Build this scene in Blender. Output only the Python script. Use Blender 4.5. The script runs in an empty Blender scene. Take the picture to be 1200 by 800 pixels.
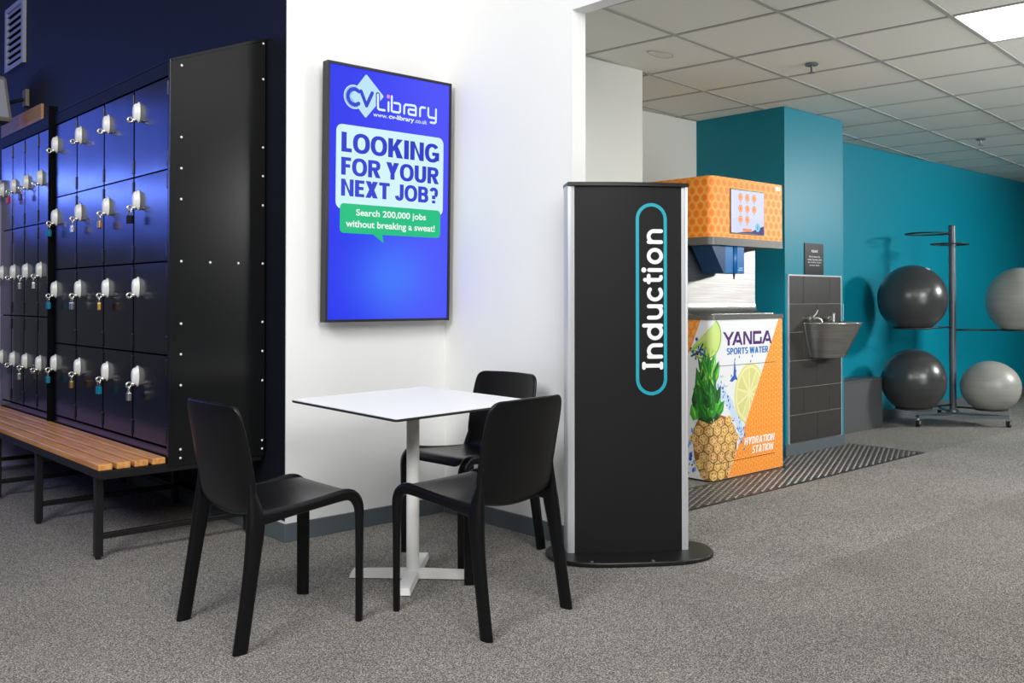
import bpy, bmesh, math, random
from mathutils import Vector, Matrix
random.seed(7)
SC = bpy.context.scene
COL = SC.collection
pi = math.pi

# ------------------------------------------------------------------ camera
cd = bpy.data.cameras.new('camera'); cam = bpy.data.objects.new('camera', cd); COL.objects.link(cam)
cam.location = (0, 0, 1.17)
cam.rotation_euler = (math.radians(90 + .7163), 0, math.radians(47.826 - 90))
cd.sensor_width = 36; cd.lens = 36 * 1100.32 / 1200; cd.shift_y = -.05297; cd.clip_start = .05; cd.clip_end = 60
SC.camera = cam
# ------------------------------------------------------------------ view, world, lights
SC.view_settings.view_transform = 'Standard'; SC.view_settings.look = 'None'
SC.view_settings.exposure = 0; SC.view_settings.gamma = 1
w = bpy.data.worlds.new('world'); SC.world = w; w.use_nodes = True
w.node_tree.nodes['Background'].inputs[0].default_value = (.93, .96, 1, 1)
w.node_tree.nodes['Background'].inputs[1].default_value = .09
def area(name, loc, target, sx, sy, power, col=(1, 1, 1), spread=180):
    l = bpy.data.lights.new(name, 'AREA'); l.shape = 'RECTANGLE'; l.size = sx; l.size_y = sy
    l.energy = power; l.color = col; l.spread = math.radians(spread)
    o = bpy.data.objects.new(name, l); COL.objects.link(o); o.location = loc
    o.rotation_euler = (Vector(target) - Vector(loc)).to_track_quat('-Z', 'Y').to_euler()
    return o
area('hall_ceiling_light', (1.1, .3, 4.3), (1.8, 2.3, 0), 2.0, 2.0, 78, (1, .99, .98))
area('hall_left_light', (-1.6, 1.4, 3.5), (3.2, 3.4, 1.0), 1.6, 1.6, 165, (.99, .995, 1))
area('hall_front_light', (.2, -1.9, 3.5), (2.5, 4.1, .5), 2.2, 1.4, 130, (1, .99, .98))
area('side_room_light', (5.5, -.8, 2.5), (6.8, 4.0, .7), 1.8, 1.2, 84, (1, .995, .98), 125)
area('side_room_light_b', (10.6, .4, 2.5), (8.8, 4.3, .6), .8, .6, 78, (1, .995, .98), 110)
area('side_room_bounce_light', (5.6, -.6, .9), (6.2, 1.4, 2.6), 1.6, 1.6, 34, (.97, .99, 1), 130)  # added upward fill, stands in for bounced light on the side room ceiling
area('blue_wall_wash', (-2.2, 13.5, 3.05), (-1.6, 5, 2.5), 6.0, 2.0, 72, (.075, .15, 1))
area('blue_strip_light', (-1.4, 13.3, 2.70), (1.0, 5.5, 1.8), 3.0, .30, 30, (.16, .27, 1))
area('blue_strip_light_b', (-2.2, 9.0, 3.2), (2.2, 8.4, 2.2), 3.0, .4, 26, (.08, .18, 1))

# ------------------------------------------------------------------ materials
def lin(c):
    c = c / 255
    return c / 12.92 if c <= .04045 else ((c + .055) / 1.055) ** 2.4
def C3(*c): return tuple(lin(x) for x in c) + (1,)
def mat(name, col, rough=.5, metal=0, spec=.5, bump=0, bscale=60, var=0, vscale=8, emit=0, coat=0):
    m = bpy.data.materials.new(name); m.use_nodes = True; nt = m.node_tree
    b = nt.nodes['Principled BSDF']
    b.inputs['Roughness'].default_value = rough; b.inputs['Metallic'].default_value = metal
    b.inputs['Specular IOR Level'].default_value = spec; b.inputs['Coat Weight'].default_value = coat
    b.inputs['Base Color'].default_value = col
    tc = nt.nodes.new('ShaderNodeTexCoord')
    if var:
        n = nt.nodes.new('ShaderNodeTexNoise'); n.inputs['Scale'].default_value = vscale; n.inputs['Detail'].default_value = 5
        r = nt.nodes.new('ShaderNodeValToRGB')
        r.color_ramp.elements[0].color = tuple(x * (1 - var) for x in col[:3]) + (1,)
        r.color_ramp.elements[1].color = tuple(min(1, x * (1 + var)) for x in col[:3]) + (1,)
        r.color_ramp.elements[0].position = .3; r.color_ramp.elements[1].position = .7
        nt.links.new(tc.outputs['Object'], n.inputs['Vector']); nt.links.new(n.outputs[0], r.inputs[0])
        nt.links.new(r.outputs[0], b.inputs['Base Color'])
    if bump:
        n = nt.nodes.new('ShaderNodeTexNoise'); n.inputs['Scale'].default_value = bscale; n.inputs['Detail'].default_value = 3
        bp = nt.nodes.new('ShaderNodeBump'); bp.inputs['Strength'].default_value = bump; bp.inputs['Distance'].default_value = .01
        nt.links.new(tc.outputs['Object'], n.inputs['Vector']); nt.links.new(n.outputs[0], bp.inputs['Height'])
        nt.links.new(bp.outputs[0], b.inputs['Normal'])
    if emit:
        b.inputs['Emission Color'].default_value = col; b.inputs['Emission Strength'].default_value = emit
    return m
def attr_mat(name, emit=0, rough=.45):
    m = bpy.data.materials.new(name); m.use_nodes = True; nt = m.node_tree; b = nt.nodes['Principled BSDF']
    a = nt.nodes.new('ShaderNodeVertexColor'); a.layer_name = 'Col'
    b.inputs['Roughness'].default_value = rough
    if emit:
        b.inputs['Base Color'].default_value = (.01, .01, .01, 1)
        nt.links.new(a.outputs[0], b.inputs['Emission Color']); b.inputs['Emission Strength'].default_value = emit
        b.inputs['Specular IOR Level'].default_value = .2
    else: nt.links.new(a.outputs[0], b.inputs['Base Color'])
    return m
def carpet_mat(name, tone):
    m = bpy.data.materials.new(name); m.use_nodes = True; nt = m.node_tree; b = nt.nodes['Principled BSDF']
    tc = nt.nodes.new('ShaderNodeTexCoord')
    mp = nt.nodes.new('ShaderNodeMapping'); mp.inputs['Location'].default_value = (.313, .177, .0537)
    nt.links.new(tc.outputs['Object'], mp.inputs[0])
    def noise(s, d):
        n = nt.nodes.new('ShaderNodeTexNoise'); n.inputs['Scale'].default_value = s; n.inputs['Detail'].default_value = d
        nt.links.new(mp.outputs[0], n.inputs['Vector']); return n
    n1 = noise(210, 3); n2 = noise(1.3, 4)
    r = nt.nodes.new('ShaderNodeValToRGB'); e = r.color_ramp.elements
    e[0].position = .34; e[0].color = C3(*[x * .55 for x in tone]); e[1].position = .66; e[1].color = C3(*[min(255, x * 1.5) for x in tone])
    x = e.new(.5); x.color = C3(*[q * .97 for q in tone])
    r2 = nt.nodes.new('ShaderNodeMapRange'); r2.inputs[1].default_value = .3; r2.inputs[2].default_value = .7; r2.inputs[3].default_value = .9; r2.inputs[4].default_value = 1.1
    mx = nt.nodes.new('ShaderNodeVectorMath'); mx.operation = 'SCALE'
    nt.links.new(n1.outputs[0], r.inputs[0]); nt.links.new(n2.outputs[0], r2.inputs[0])
    nt.links.new(r.outputs[0], mx.inputs[0]); nt.links.new(r2.outputs[0], mx.inputs['Scale']); nt.links.new(mx.outputs[0], b.inputs['Base Color'])
    bp = nt.nodes.new('ShaderNodeBump'); bp.inputs['Strength'].default_value = .6; bp.inputs['Distance'].default_value = .006
    nt.links.new(n1.outputs[0], bp.inputs['Height']); nt.links.new(bp.outputs[0], b.inputs['Normal'])
    b.inputs['Roughness'].default_value = .95; b.inputs['Specular IOR Level'].default_value = .1
    return m
def stretched(name, c0, c1, scale, rough=.45, metal=0, bump=0.0, spec=.5):
    m = bpy.data.materials.new(name); m.use_nodes = True; nt = m.node_tree; b = nt.nodes['Principled BSDF']
    tc = nt.nodes.new('ShaderNodeTexCoord'); mp = nt.nodes.new('ShaderNodeMapping'); mp.inputs['Scale'].default_value = scale
    n = nt.nodes.new('ShaderNodeTexNoise'); n.inputs['Scale'].default_value = 1; n.inputs['Detail'].default_value = 6
    r = nt.nodes.new('ShaderNodeValToRGB'); r.color_ramp.elements[0].position = .3; r.color_ramp.elements[1].position = .7
    r.color_ramp.elements[0].color = c0; r.color_ramp.elements[1].color = c1
    nt.links.new(tc.outputs['Object'], mp.inputs[0]); nt.links.new(mp.outputs[0], n.inputs['Vector']); nt.links.new(n.outputs[0], r.inputs[0])
    nt.links.new(r.outputs[0], b.inputs['Base Color']); b.inputs['Roughness'].default_value = rough; b.inputs['Metallic'].default_value = metal
    b.inputs['Specular IOR Level'].default_value = spec
    if bump:
        bp = nt.nodes.new('ShaderNodeBump'); bp.inputs['Strength'].default_value = bump; bp.inputs['Distance'].default_value = .01
        nt.links.new(n.outputs[0], bp.inputs['Height']); nt.links.new(bp.outputs[0], b.inputs['Normal'])
    return m
M = dict(
    white=mat('white_wall_paint', C3(238, 238, 236), .7, bump=.05, bscale=90),
    greywall=mat('pale_grey_wall_paint', C3(214, 215, 209), .7, bump=.05, bscale=90),
    navy=mat('navy_wall_paint', C3(9, 14, 27), .6, bump=.05, bscale=60, spec=.3),
    teal=mat('teal_wall_paint', C3(0, 128, 150), .38, bump=.03, bscale=120, spec=.32),
    skirt=mat('grey_skirting_paint', C3(88, 97, 102), .45),
    darkgrey=mat('dark_grey_box_paint', C3(78, 80, 82), .55),
    carpet=carpet_mat('speckled_grey_carpet', (126, 123, 118)),
    carpet_light=carpet_mat('lighter_speckled_grey_carpet', (134, 131, 127)),
    tile=mat('ceiling_tile_mineral_fibre', C3(224, 225, 217), .9, bump=.2, bscale=160, spec=.1),
    tbar=mat('ceiling_grid_metal', C3(168, 169, 164), .5, spec=.3),
    lamp=mat('lit_panel_diffuser', (1, 1, 1, 1), .5, emit=9),
    chair=mat('black_moulded_plastic', C3(13, 13, 15), .33, bump=.04, bscale=350, spec=.26),
    tabletop=mat('white_laminate', C3(248, 248, 248), .35),
    tableedge=mat('dark_laminate_core', C3(38, 38, 40), .5),
    whitemetal=mat('white_powder_coat', C3(235, 235, 232), .4),
    black=mat('black_powder_coat', C3(18, 18, 19), .4),
    locker=stretched('black_locker_enamel', C3(10, 12, 22), C3(14, 16, 27), (14, 14, .9), .2, 0, .05, .55),
    lockermatt=mat('matt_locker_rail', C3(12, 15, 26), .65, spec=.25),
    endpanel=mat('black_end_panel_steel', C3(18, 19, 20), .24, spec=.32, bump=.03, bscale=5),
    gap=mat('dark_gap', C3(6, 6, 8), .8, spec=.1),
    steel=mat('bright_lock_metal', C3(215, 215, 210), .25, metal=.9),
    pod=mat('pale_lock_casing', C3(225, 226, 224), .3, spec=.6),
    rivet=mat('bright_rivet', C3(235, 235, 235), .4, spec=.6),
    brass=mat('brass', C3(190, 150, 80), .35, metal=.9),
    padblack=mat('black_padlock_body', C3(20, 20, 24), .3),
    padteal=mat('teal_padlock_body', C3(0, 120, 150), .4),
    padred=mat('red_padlock_body', C3(190, 25, 40), .4),
    padpurple=mat('purple_padlock_body', C3(60, 30, 70), .4),
    wood=stretched('varnished_pine', C3(188, 122, 62), C3(226, 168, 100), (55, 3, 55), .4, 0, .1),
    board=stretched('plain_pine_board', C3(190, 140, 95), C3(210, 165, 120), (50, 4, 50), .6),
    alu=mat('satin_aluminium', C3(205, 207, 210), .35, metal=.35),
    totem=mat('matt_black_panel', C3(27, 27, 28), .5, bump=.02, bscale=300, spec=.22),
    totembase=mat('black_base_plate', C3(22, 22, 23), .38),
    ss=stretched('brushed_stainless', C3(150, 148, 145), C3(185, 183, 180), (4, 4, 220), .28, .95, .02),
    ssgrey=mat('grey_steel_band', C3(105, 104, 100), .4, metal=.3),
    wht=mat('gloss_white_panel', C3(236, 238, 240), .3),
    orange=mat('orange_vinyl', C3(253, 170, 72), .4),
    bluep=mat('blue_plastic_hood', C3(0, 100, 165), .3, coat=.3),
    bluedark=mat('dark_blue_plastic', C3(0, 55, 95), .35),
    tilemat=mat('charcoal_ceramic_tile', C3(52, 50, 48), .38, var=.12, vscale=25),
    grout=mat('pale_grout', C3(150, 145, 138), .8),
    rack=mat('grey_rack_metal', C3(92, 98, 104), .38, metal=.3),
    ringm=mat('dark_ring_metal', C3(45, 48, 50), .4, metal=.3),
    rubber=mat('black_rubber', C3(18, 18, 18), .6),
    matrub=mat('dark_studded_matting', C3(36, 34, 33), .4),
    stud=mat('mat_studs', C3(84, 80, 76), .3, spec=.7),
    ball_dark=stretched('charcoal_ball_vinyl', C3(50, 51, 52), C3(60, 61, 62), (2, 2, 40), .28, 0, .03, .6),
    ball_light=stretched('pale_grey_ball_vinyl', C3(140, 140, 135), C3(152, 152, 146), (2, 2, 40), .36, 0, .03, .6),
    plugw=mat('white_plug', C3(230, 230, 225), .5),
    vent=mat('pale_vent_metal', C3(170, 175, 190), .45),
    beige=mat('beige_casing', C3(128, 122, 108), .5),
    crate=mat('pale_blue_plastic', C3(120, 150, 215), .4),
    lilac=mat('pale_lilac_panel', C3(170, 165, 205), .5),
    red=mat('red_band', C3(170, 30, 50), .5),
    print=attr_mat('printed_vinyl'),
    screenprint=attr_mat('lit_screen_picture', emit=1.0),
    tvblack=mat('black_display_casing', C3(26, 26, 28), .4),
    sprink=mat('sprinkler_metal', C3(120, 120, 118), .4, metal=.5),
    cable=mat('pale_cable', C3(175, 165, 150), .6),
)

# ------------------------------------------------------------------ object helpers
def tag(o, label=None, cat=None, group=None, kind=None):
    if label: o['label'] = label
    if cat: o['category'] = cat
    if group: o['group'] = group
    if kind: o['kind'] = kind
    return o
def root(name, loc, label, cat, group=None, rz=0):
    o = bpy.data.objects.new(name, None); COL.objects.link(o); o.location = loc; o.rotation_euler = (0, 0, rz)
    o.empty_display_size = .1
    return tag(o, label, cat, group)
def wmat(o):
    m = Matrix.Identity(4)
    while o is not None:
        m = (Matrix.Translation(o.location) @ o.rotation_euler.to_matrix().to_4x4()) @ m; o = o.parent
    return m
def link(name, me, parent=None, loc=None):
    o = bpy.data.objects.new(name, me); COL.objects.link(o)
    if parent: o.parent = parent
    if loc is not None: o.location = loc
    return o
def obj(name, bm, m, parent=None, smooth=False, world=True, kind=None, loc=None):
    """bm in world coordinates (world=True) or in the parent's own frame"""
    me = bpy.data.meshes.new(name)
    if world and parent is not None: bmesh.ops.transform(bm, matrix=wmat(parent).inverted(), verts=bm.verts)
    bm.to_mesh(me); bm.free(); me.materials.append(M[m] if isinstance(m, str) else m)
    if smooth:
        for p in me.polygons: p.use_smooth = True
    o = link(name, me, parent)
    if loc is not None: o.location = loc
    if kind: o['kind'] = kind
    return o
def B(): return bmesh.new()
def box(bm, x0, x1, y0, y1, z0, z1, bev=0, seg=2):
    r = bmesh.ops.create_cube(bm, size=1)
    bmesh.ops.scale(bm, vec=(abs(x1 - x0), abs(y1 - y0), abs(z1 - z0)), verts=r['verts'])
    bmesh.ops.translate(bm, vec=((x0 + x1) / 2, (y0 + y1) / 2, (z0 + z1) / 2), verts=r['verts'])
    if bev:
        es = list({e for v in r['verts'] for e in v.link_edges})
        bmesh.ops.bevel(bm, geom=es, offset=bev, segments=seg, profile=.6, affect='EDGES')
    return bm
def loft(bm, rings, closed=True, cap=True):
    vs = [[bm.verts.new(p) for p in r] for r in rings]; n = len(rings[0])
    for a, b in zip(vs, vs[1:]):
        for i in range(n if closed else n - 1):
            j = (i + 1) % n
            bm.faces.new((a[i], a[j], b[j], b[i]))
    if cap and closed:
        bm.faces.new(vs[0][::-1]); bm.faces.new(vs[-1])
    return bm
def fixn(bm): bmesh.ops.recalc_face_normals(bm, faces=bm.faces); return bm
def tube(bm, pts, r, n=10, closed=False):
    pts = [Vector(p) for p in pts]; N = len(pts); rings = []
    rr = r if isinstance(r, (list, tuple)) else [r] * N
    up = None
    for i, p in enumerate(pts):
        if closed: t = (pts[(i + 1) % N] - pts[i - 1]).normalized()
        else: t = (pts[min(i + 1, N - 1)] - pts[max(i - 1, 0)]).normalized()
        if up is None:
            up = Vector((0, 0, 1)) if abs(t.z) < .9 else Vector((1, 0, 0))
        s = t.cross(up).normalized(); up = s.cross(t).normalized()
        rings.append([p + (s * math.cos(2 * pi * k / n) + up * math.sin(2 * pi * k / n)) * rr[i] for k in range(n)])
    if closed: rings.append(rings[0])
    loft(bm, rings, cap=not closed)
    if closed: bmesh.ops.remove_doubles(bm, verts=bm.verts, dist=1e-6)
    return fixn(bm)
def cyl(bm, p0, p1, r, n=16, r2=None):
    p0, p1 = Vector(p0), Vector(p1); t = (p1 - p0).normalized()
    up = Vector((0, 0, 1)) if abs(t.z) < .9 else Vector((1, 0, 0))
    s = t.cross(up).normalized(); u = s.cross(t)
    r2 = r if r2 is None else r2
    return fixn(loft(bm, [[p + (s * math.cos(2 * pi * k / n) + u * math.sin(2 * pi * k / n)) * q for k in range(n)] for p, q in ((p0, r), (p1, r2))]))
def prism(bm, poly, z0, z1):
    return fixn(loft(bm, [[(x, y, z0) for x, y in poly], [(x, y, z1) for x, y in poly]]))
def ring(c, r, n=28, ry=None): return [(c[0] + r * math.cos(2 * pi * k / n), c[1] + (ry or r) * math.sin(2 * pi * k / n), c[2]) for k in range(n)]
def struct(name, bm, m, parent=None, smooth=False):
    o = obj(name, bm, m, parent, smooth)
    o['kind'] = 'structure'
    return o
def dup(o, loc=None, rz=None, **kw):
    def cp(x, par):
        c = x.copy(); COL.objects.link(c)
        if par is not None: c.parent = par
        for ch in kids.get(x, []): cp(ch, c)
        return c
    kids = {}
    for q in bpy.data.objects:
        if q.parent is not None: kids.setdefault(q.parent, []).append(q)
    c = cp(o, None)
    if loc is not None: c.location = loc
    if rz is not None: c.rotation_euler = (0, 0, rz)
    return tag(c, **kw)

# ------------------------------------------------------------------ flat print helper (lettering and pictures on real surfaces)
def text_polys(s, bold=0.0, spacing=1.0):
    cu = bpy.data.curves.new('t', 'FONT'); cu.body = s; cu.size = 1; cu.offset = bold; cu.space_character = spacing; cu.resolution_u = 4
    o = bpy.data.objects.new('t', cu); COL.objects.link(o)
    dg = bpy.context.evaluated_depsgraph_get(); me = bpy.data.meshes.new_from_object(o.evaluated_get(dg))
    P = [[(me.vertices[i].co.x, me.vertices[i].co.y) for i in p.vertices] for p in me.polygons]
    bpy.data.objects.remove(o); bpy.data.curves.remove(cu); bpy.data.meshes.remove(me)
    return P
class Print:
    def __init__(s): s.p = []
    def poly(s, pts, col, lay=1): s.p.append((list(pts), col, lay))
    def rect(s, x0, y0, x1, y1, col, lay=1): s.poly([(x0, y0), (x1, y0), (x1, y1), (x0, y1)], col, lay)
    def disc(s, x, y, r, col, lay=1, ry=None, n=20, a0=0, a1=2 * pi, rot=0):
        ry = ry or r; out = []
        full = abs(a1 - a0 - 2 * pi) < 1e-6
        for k in range(n if full else n + 1):
            a = a0 + (a1 - a0) * k / n; X, Y = r * math.cos(a), ry * math.sin(a)
            out.append((x + X * math.cos(rot) - Y * math.sin(rot), y + X * math.sin(rot) + Y * math.cos(rot)))
        s.poly(out, col, lay)
    def rrect(s, x0, y0, x1, y1, r, col, lay=1, ry=None):
        ry = ry or r; o = []
        for cx, cy, a in ((x1 - r, y1 - ry, 0), (x0 + r, y1 - ry, 90), (x0 + r, y0 + ry, 180), (x1 - r, y0 + ry, 270)):
            for k in range(7):
                t = math.radians(a + 15 * k); o.append((cx + r * math.cos(t), cy + ry * math.sin(t)))
        s.poly(o, col, lay)
    def stroke(s, pts, wd, col, lay=1, closed=False, round=True, asp=1.0):
        q = list(pts) + ([pts[0]] if closed else [])
        for (a, b), (c, d) in zip(q, q[1:]):
            dx, dy = (c - a) * asp, d - b; L = math.hypot(dx, dy) or 1; nx, ny = -dy / L * wd / 2 / asp, dx / L * wd / 2
            s.poly([(a + nx, b + ny), (c + nx, d + ny), (c - nx, d - ny), (a - nx, b - ny)], col, lay)
        if round:
            for a, b in q: s.disc(a, b, wd / 2 / asp, col, lay, wd / 2, 12)
    def text(s, t, x0, y0, x1, y1, col, lay=2, bold=0.0, shear=0, spacing=1.0):
        P = text_polys(t, bold, spacing); X = [p[0] for q in P for p in q]; Y = [p[1] for q in P for p in q]
        ax, bx, ay, by = min(X), max(X), min(Y), max(Y)
        for q in P:
            s.poly([(x0 + (x - ax) / (bx - ax) * (x1 - x0) + shear * ((y - ay) / (by - ay) * (y1 - y0)), y0 + (y - ay) / (by - ay) * (y1 - y0)) for x, y in q], col, lay)
    def clip(s, x=None, y=None, keep='<', only=None):
        """cut everything at a straight line u = x or v = y"""
        out = []
        for q, c, l in s.p:
            f = (lambda p: (p[0] - x)) if x is not None else (lambda p: (p[1] - y))
            g = (lambda p: -f(p)) if keep == '<' else f
            r = half(q, g)
            if len(r) > 2: out.append((r, c, l))
        s.p = out
    def build(s, name, m, parent, fn, cuts=(), step=.0005):
        polys = s.p
        for cx in cuts:
            nx = []
            for q, c, l in polys:
                xs = [p[0] for p in q]
                if min(xs) < cx - 1e-6 and max(xs) > cx + 1e-6:
                    for g in ((lambda p: p[0] - cx), (lambda p: cx - p[0])):
                        r = half(q, g)
                        if len(r) > 2: nx.append((r, c, l))
                else: nx.append((q, c, l))
            polys = nx
        vs, fs, cs = [], [], []
        inv = wmat(parent).inverted() if parent else Matrix.Identity(4)
        for i, (q, c, l) in enumerate(polys):
            ar = sum(a[0] * b[1] - b[0] * a[1] for a, b in zip(q, q[1:] + q[:1]))
            if ar < 0: q = q[::-1]
            k = len(vs)
            for u, v in q: vs.append(inv @ Vector(fn(u, v, l * step + (i % 400) * 6e-7)))
            fs.append(list(range(k, k + len(q)))); cs.append([C3(*x) for x in c] if isinstance(c, list) else C3(*c))
        me = bpy.data.meshes.new(name); me.from_pydata(vs, [], fs); me.update()
        ca = me.color_attributes.new('Col', 'FLOAT_COLOR', 'CORNER'); k = 0
        for p, c in zip(me.polygons, cs):
            for n_, j in enumerate(p.loop_indices): ca.data[j].color = c[n_] if isinstance(c, list) else c
        me.materials.append(M[m])
        return link(name, me, parent)
def half(q, g):
    r = []; n = len(q)
    for i in range(n):
        a, b = q[i], q[(i + 1) % n]; ga, gb = g(a), g(b)
        if ga >= 0: r.append(a)
        if (ga > 0 and gb < 0) or (ga < 0 and gb > 0):
            t = ga / (ga - gb); r.append((a[0] + (b[0] - a[0]) * t, a[1] + (b[1] - a[1]) * t))
    return r
def glyph(ch, w, s, h):
    """bold block capital in a box w wide and 1 high; s = stem, h = bar thickness"""
    P = []
    def R(a, b, c, d): P.append([(a, b), (c, b), (c, d), (a, d)])
    def G(*p): P.append(list(p))
    def arc(cx, cy, rx, ry, a0, a1, n=16, e=.86):
        f = lambda a, X, Y: (cx + X * math.copysign(abs(math.cos(a)) ** e, math.cos(a)), cy + Y * math.copysign(abs(math.sin(a)) ** e, math.sin(a)))
        A = [math.radians(a0 + (a1 - a0) * k / n) for k in range(n + 1)]
        for a, b in zip(A, A[1:]): P.append([f(a, rx, ry), f(b, rx, ry), f(b, rx - s, ry - h), f(a, rx - s, ry - h)])
    c = w / 2
    if ch == 'L': R(0, 0, s, 1); R(s, 0, w, h)
    elif ch == 'I': R(0, 0, w, 1)
    elif ch == 'O': arc(c, .5, c + .02, .515, 0, 360, 36)
    elif ch == 'K': R(0, 0, s, 1); G((s * .9, .34), (w - s * 1.25, 1), (w, 1), (s * .9, .34 - .01), (s * .9, .30)); G((s, .58), (w - s * 1.2, 1), (w, 1), (s, .30)); G((s * 1.2, .46), (s * 1.9, .68), (w + .02, 0), (w - s * 1.25, 0))
    elif ch == 'N': R(0, 0, s * .95, 1); R(w - s * .95, 0, w, 1); G((s * .9, 1), (w - s * .9, .30), (w - s * .9, 0), (s * .9, .70))
    elif ch == 'G': arc(c, .5, c + .02, .515, 38, 322, 30); R(c, .36, w, .36 + h * .95); R(w - s, .1, w, .5)
    elif ch == 'F': R(0, 0, s, 1); R(s, 1 - h, w, 1); R(s, .42, w * .9, .42 + h)
    elif ch == 'E': R(0, 0, s, 1); R(s, 1 - h, w, 1); R(s, .42, w * .92, .42 + h); R(s, 0, w, h)
    elif ch == 'T': R(0, 1 - h, w, 1); R(c - s / 2, 0, c + s / 2, 1 - h)
    elif ch == 'X': G((0, 1), (s * 1.25, 1), (w, 0), (w - s * 1.25, 0)); G((w, 1), (w - s * 1.25, 1), (0, 0), (s * 1.25, 0))
    elif ch == 'Y': G((0, 1), (s * 1.2, 1), (c + s * .5, .42), (c + s / 2, .36), (c - s / 2, .36)); G((w, 1), (w - s * 1.2, 1), (c - s * .5, .42), (c - s / 2, .36), (c + s / 2, .36)); R(c - s / 2, 0, c + s / 2, .42)
    elif ch == 'U': R(0, .35, s, 1); R(w - s, .35, w, 1); arc(c, .36, c, .375, 180, 360, 18)
    elif ch == 'J': R(w - s, .33, w, 1); arc(c, .34, c, .355, 190, 360, 16)
    elif ch in 'PR':
        R(0, 0, s, 1); R(s, 1 - h, w * .55, 1); R(s, .40, w * .55, .40 + h); arc(w * .55, .70, w * .45, .30, -90, 90, 14)
        if ch == 'R': G((w * .38, .42), (w * .38 + s * 1.1, .44), (w + .02, 0), (w - s * 1.1, 0))
    elif ch == 'B': R(0, 0, s, 1); R(s, 1 - h, w * .55, 1); R(s, 0, w * .55, h); R(s, .43, w * .55, .43 + h * .95); arc(w * .53, .715, w * .43, .285, -90, 90, 14); arc(w * .55, .295, w * .45, .295, -90, 90, 14)
    elif ch == 'D': R(0, 0, s, 1); R(s, 1 - h, w * .45, 1); R(s, 0, w * .45, h); arc(w * .45, .5, w * .55, .5, -90, 90, 18)
    elif ch == 'S': arc(c, .735, c, .28, 25, 270, 18); arc(c, .275, c, .29, -155, 90, 18)
    elif ch == 'A': G((0, 0), (s * 1.05, 0), (c + s * .5, 1), (c - s * .5, 1)); G((w, 0), (w - s * 1.05, 0), (c - s * .5, 1), (c + s * .5, 1)); R(w * .22, .2, w * .78, .2 + h)
    elif ch == 'H': R(0, 0, s, 1); R(w - s, 0, w, 1); R(s, .5 - h / 2, w - s, .5 + h / 2)
    elif ch == 'W': q = s * .95; G((0, 1), (q, 1), (w * .27 + q / 2, 0), (w * .27 - q / 2, 0)); G((c, 1), (c + q / 2, .9), (w * .27 + q / 2, 0), (w * .27 - q / 2, 0), (c - q / 2, 1)); G((c - q / 2, 1), (c + q / 2, 1), (w * .73 + q / 2, 0), (w * .73 - q / 2, 0)); G((w - q, 1), (w, 1), (w * .73 + q / 2, 0), (w * .73 - q / 2, 0))
    elif ch == '?': arc(c, .68, c, .33, -60, 165, 18); R(c - s / 2, .27, c + s / 2, .50); R(c - s / 2, 0, c + s / 2, .18)
    return P
GW = dict(I=0, L=.50, O=.80, K=.76, N=.74, G=.78, F=.54, E=.56, T=.66, X=.76, Y=.76, U=.72, J=.56, P=.62, R=.70, B=.68, D=.72, S=.64, A=.78, H=.72, W=1.06)
GW['?'] = .58
def block(pr, txt, x0, y0, x1, y1, col, lay, asp=1.0, s=.25, h=.195, shear=0):
    H = y1 - y0; gap = .075; x = 0; out = []
    for ch in txt:
        if ch == ' ': x += .26; continue
        w_ = GW[ch] or s; out.append((ch, x, w_)); x += w_ + gap
    k = (x1 - x0) / (x - gap)
    s_, h_ = s * H / asp / k * (1 if asp == 1 else 1), h
    s_ = s * (H / asp) / k if k * asp < H else s
    s_ = min(s_, .30)
    for i, (ch, gx, w_) in enumerate(out):
        for q in glyph(ch, w_ if ch != 'I' else s_, s_ * (.92 if ch in 'OGCS?BPR' else 1), h_):
            pr.poly([(x0 + (gx + X) * k + shear * Y * H, y0 + Y * H) for X, Y in q], col, lay + .01 * (i % 2))
def hexes(pr, x0, x1, y0, y1, pitch, r, col, lay, test=None, clipf=None):
    rowh = pitch * .78; j = 0; y = y0
    while y < y1 + r:
        x = x0 + (pitch / 2 if j % 2 else 0)
        while x < x1 + r:
            h = [(x + r * math.sin(k * pi / 3), y + r * 1.04 * math.cos(k * pi / 3)) for k in range(6)]
            for g in ([lambda p: p[0] - x0, lambda p: x1 - p[0], lambda p: p[1] - y0, lambda p: y1 - p[1]] + (clipf or [])):
                h = half(h, g)
                if len(h) < 3: break
            if len(h) > 2: pr.poly(h, col, lay)
            x += pitch
        y += rowh; j += 1

# ================================================================== SETTING
Xw, Yt, Xb = 2.238, 4.096, 3.209           # navy wall plane, display wall plane, wall with opening
HC = 2.6
bm = B(); box(bm, -6, 14, -5, 15, -.05, 0); struct('floor', bm, 'carpet')
# lighter carpet area in the side room, a very thin inlay level with the pile
bm = B(); box(bm, 3.40, 9.6, 2.15, 3.19, -.01, .0015); struct('trim_1', bm, 'carpet_light')['label'] = 'lighter band of carpet tiles in front of the hydration station'
bm = B(); box(bm, Xw, Xb + .09, Yt, Yt + .09, 0, 5.0); struct('wall_display', bm, 'white')
bm = B(); box(bm, Xb, Xb + .09, 3.113, Yt, 0, 5.0); struct('wall_opening', bm, 'white')
bm = B(); box(bm, Xb, Xb + .09, -3, 3.113, 2.549, 5.0); struct('trim_2', bm, 'white')['label'] = 'white header beam over the opening to the side room'
bm = B(); box(bm, Xw, Xw + .12, Yt + .091, 15, 0, 5.6); struct('wall_left', bm, 'navy')
bm = B(); box(bm, Xw - .004, Xw - .0005, Yt + .005, Yt + .30, .1, 5.0); struct('trim_3', bm, 'navy')['label'] = 'navy painted return edge beside the white display wall'
bm = B(); box(bm, Xb + .09, 4.545, 3.80, 3.9, 0, HC); struct('wall_side_room_front', bm, 'greywall')
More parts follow.
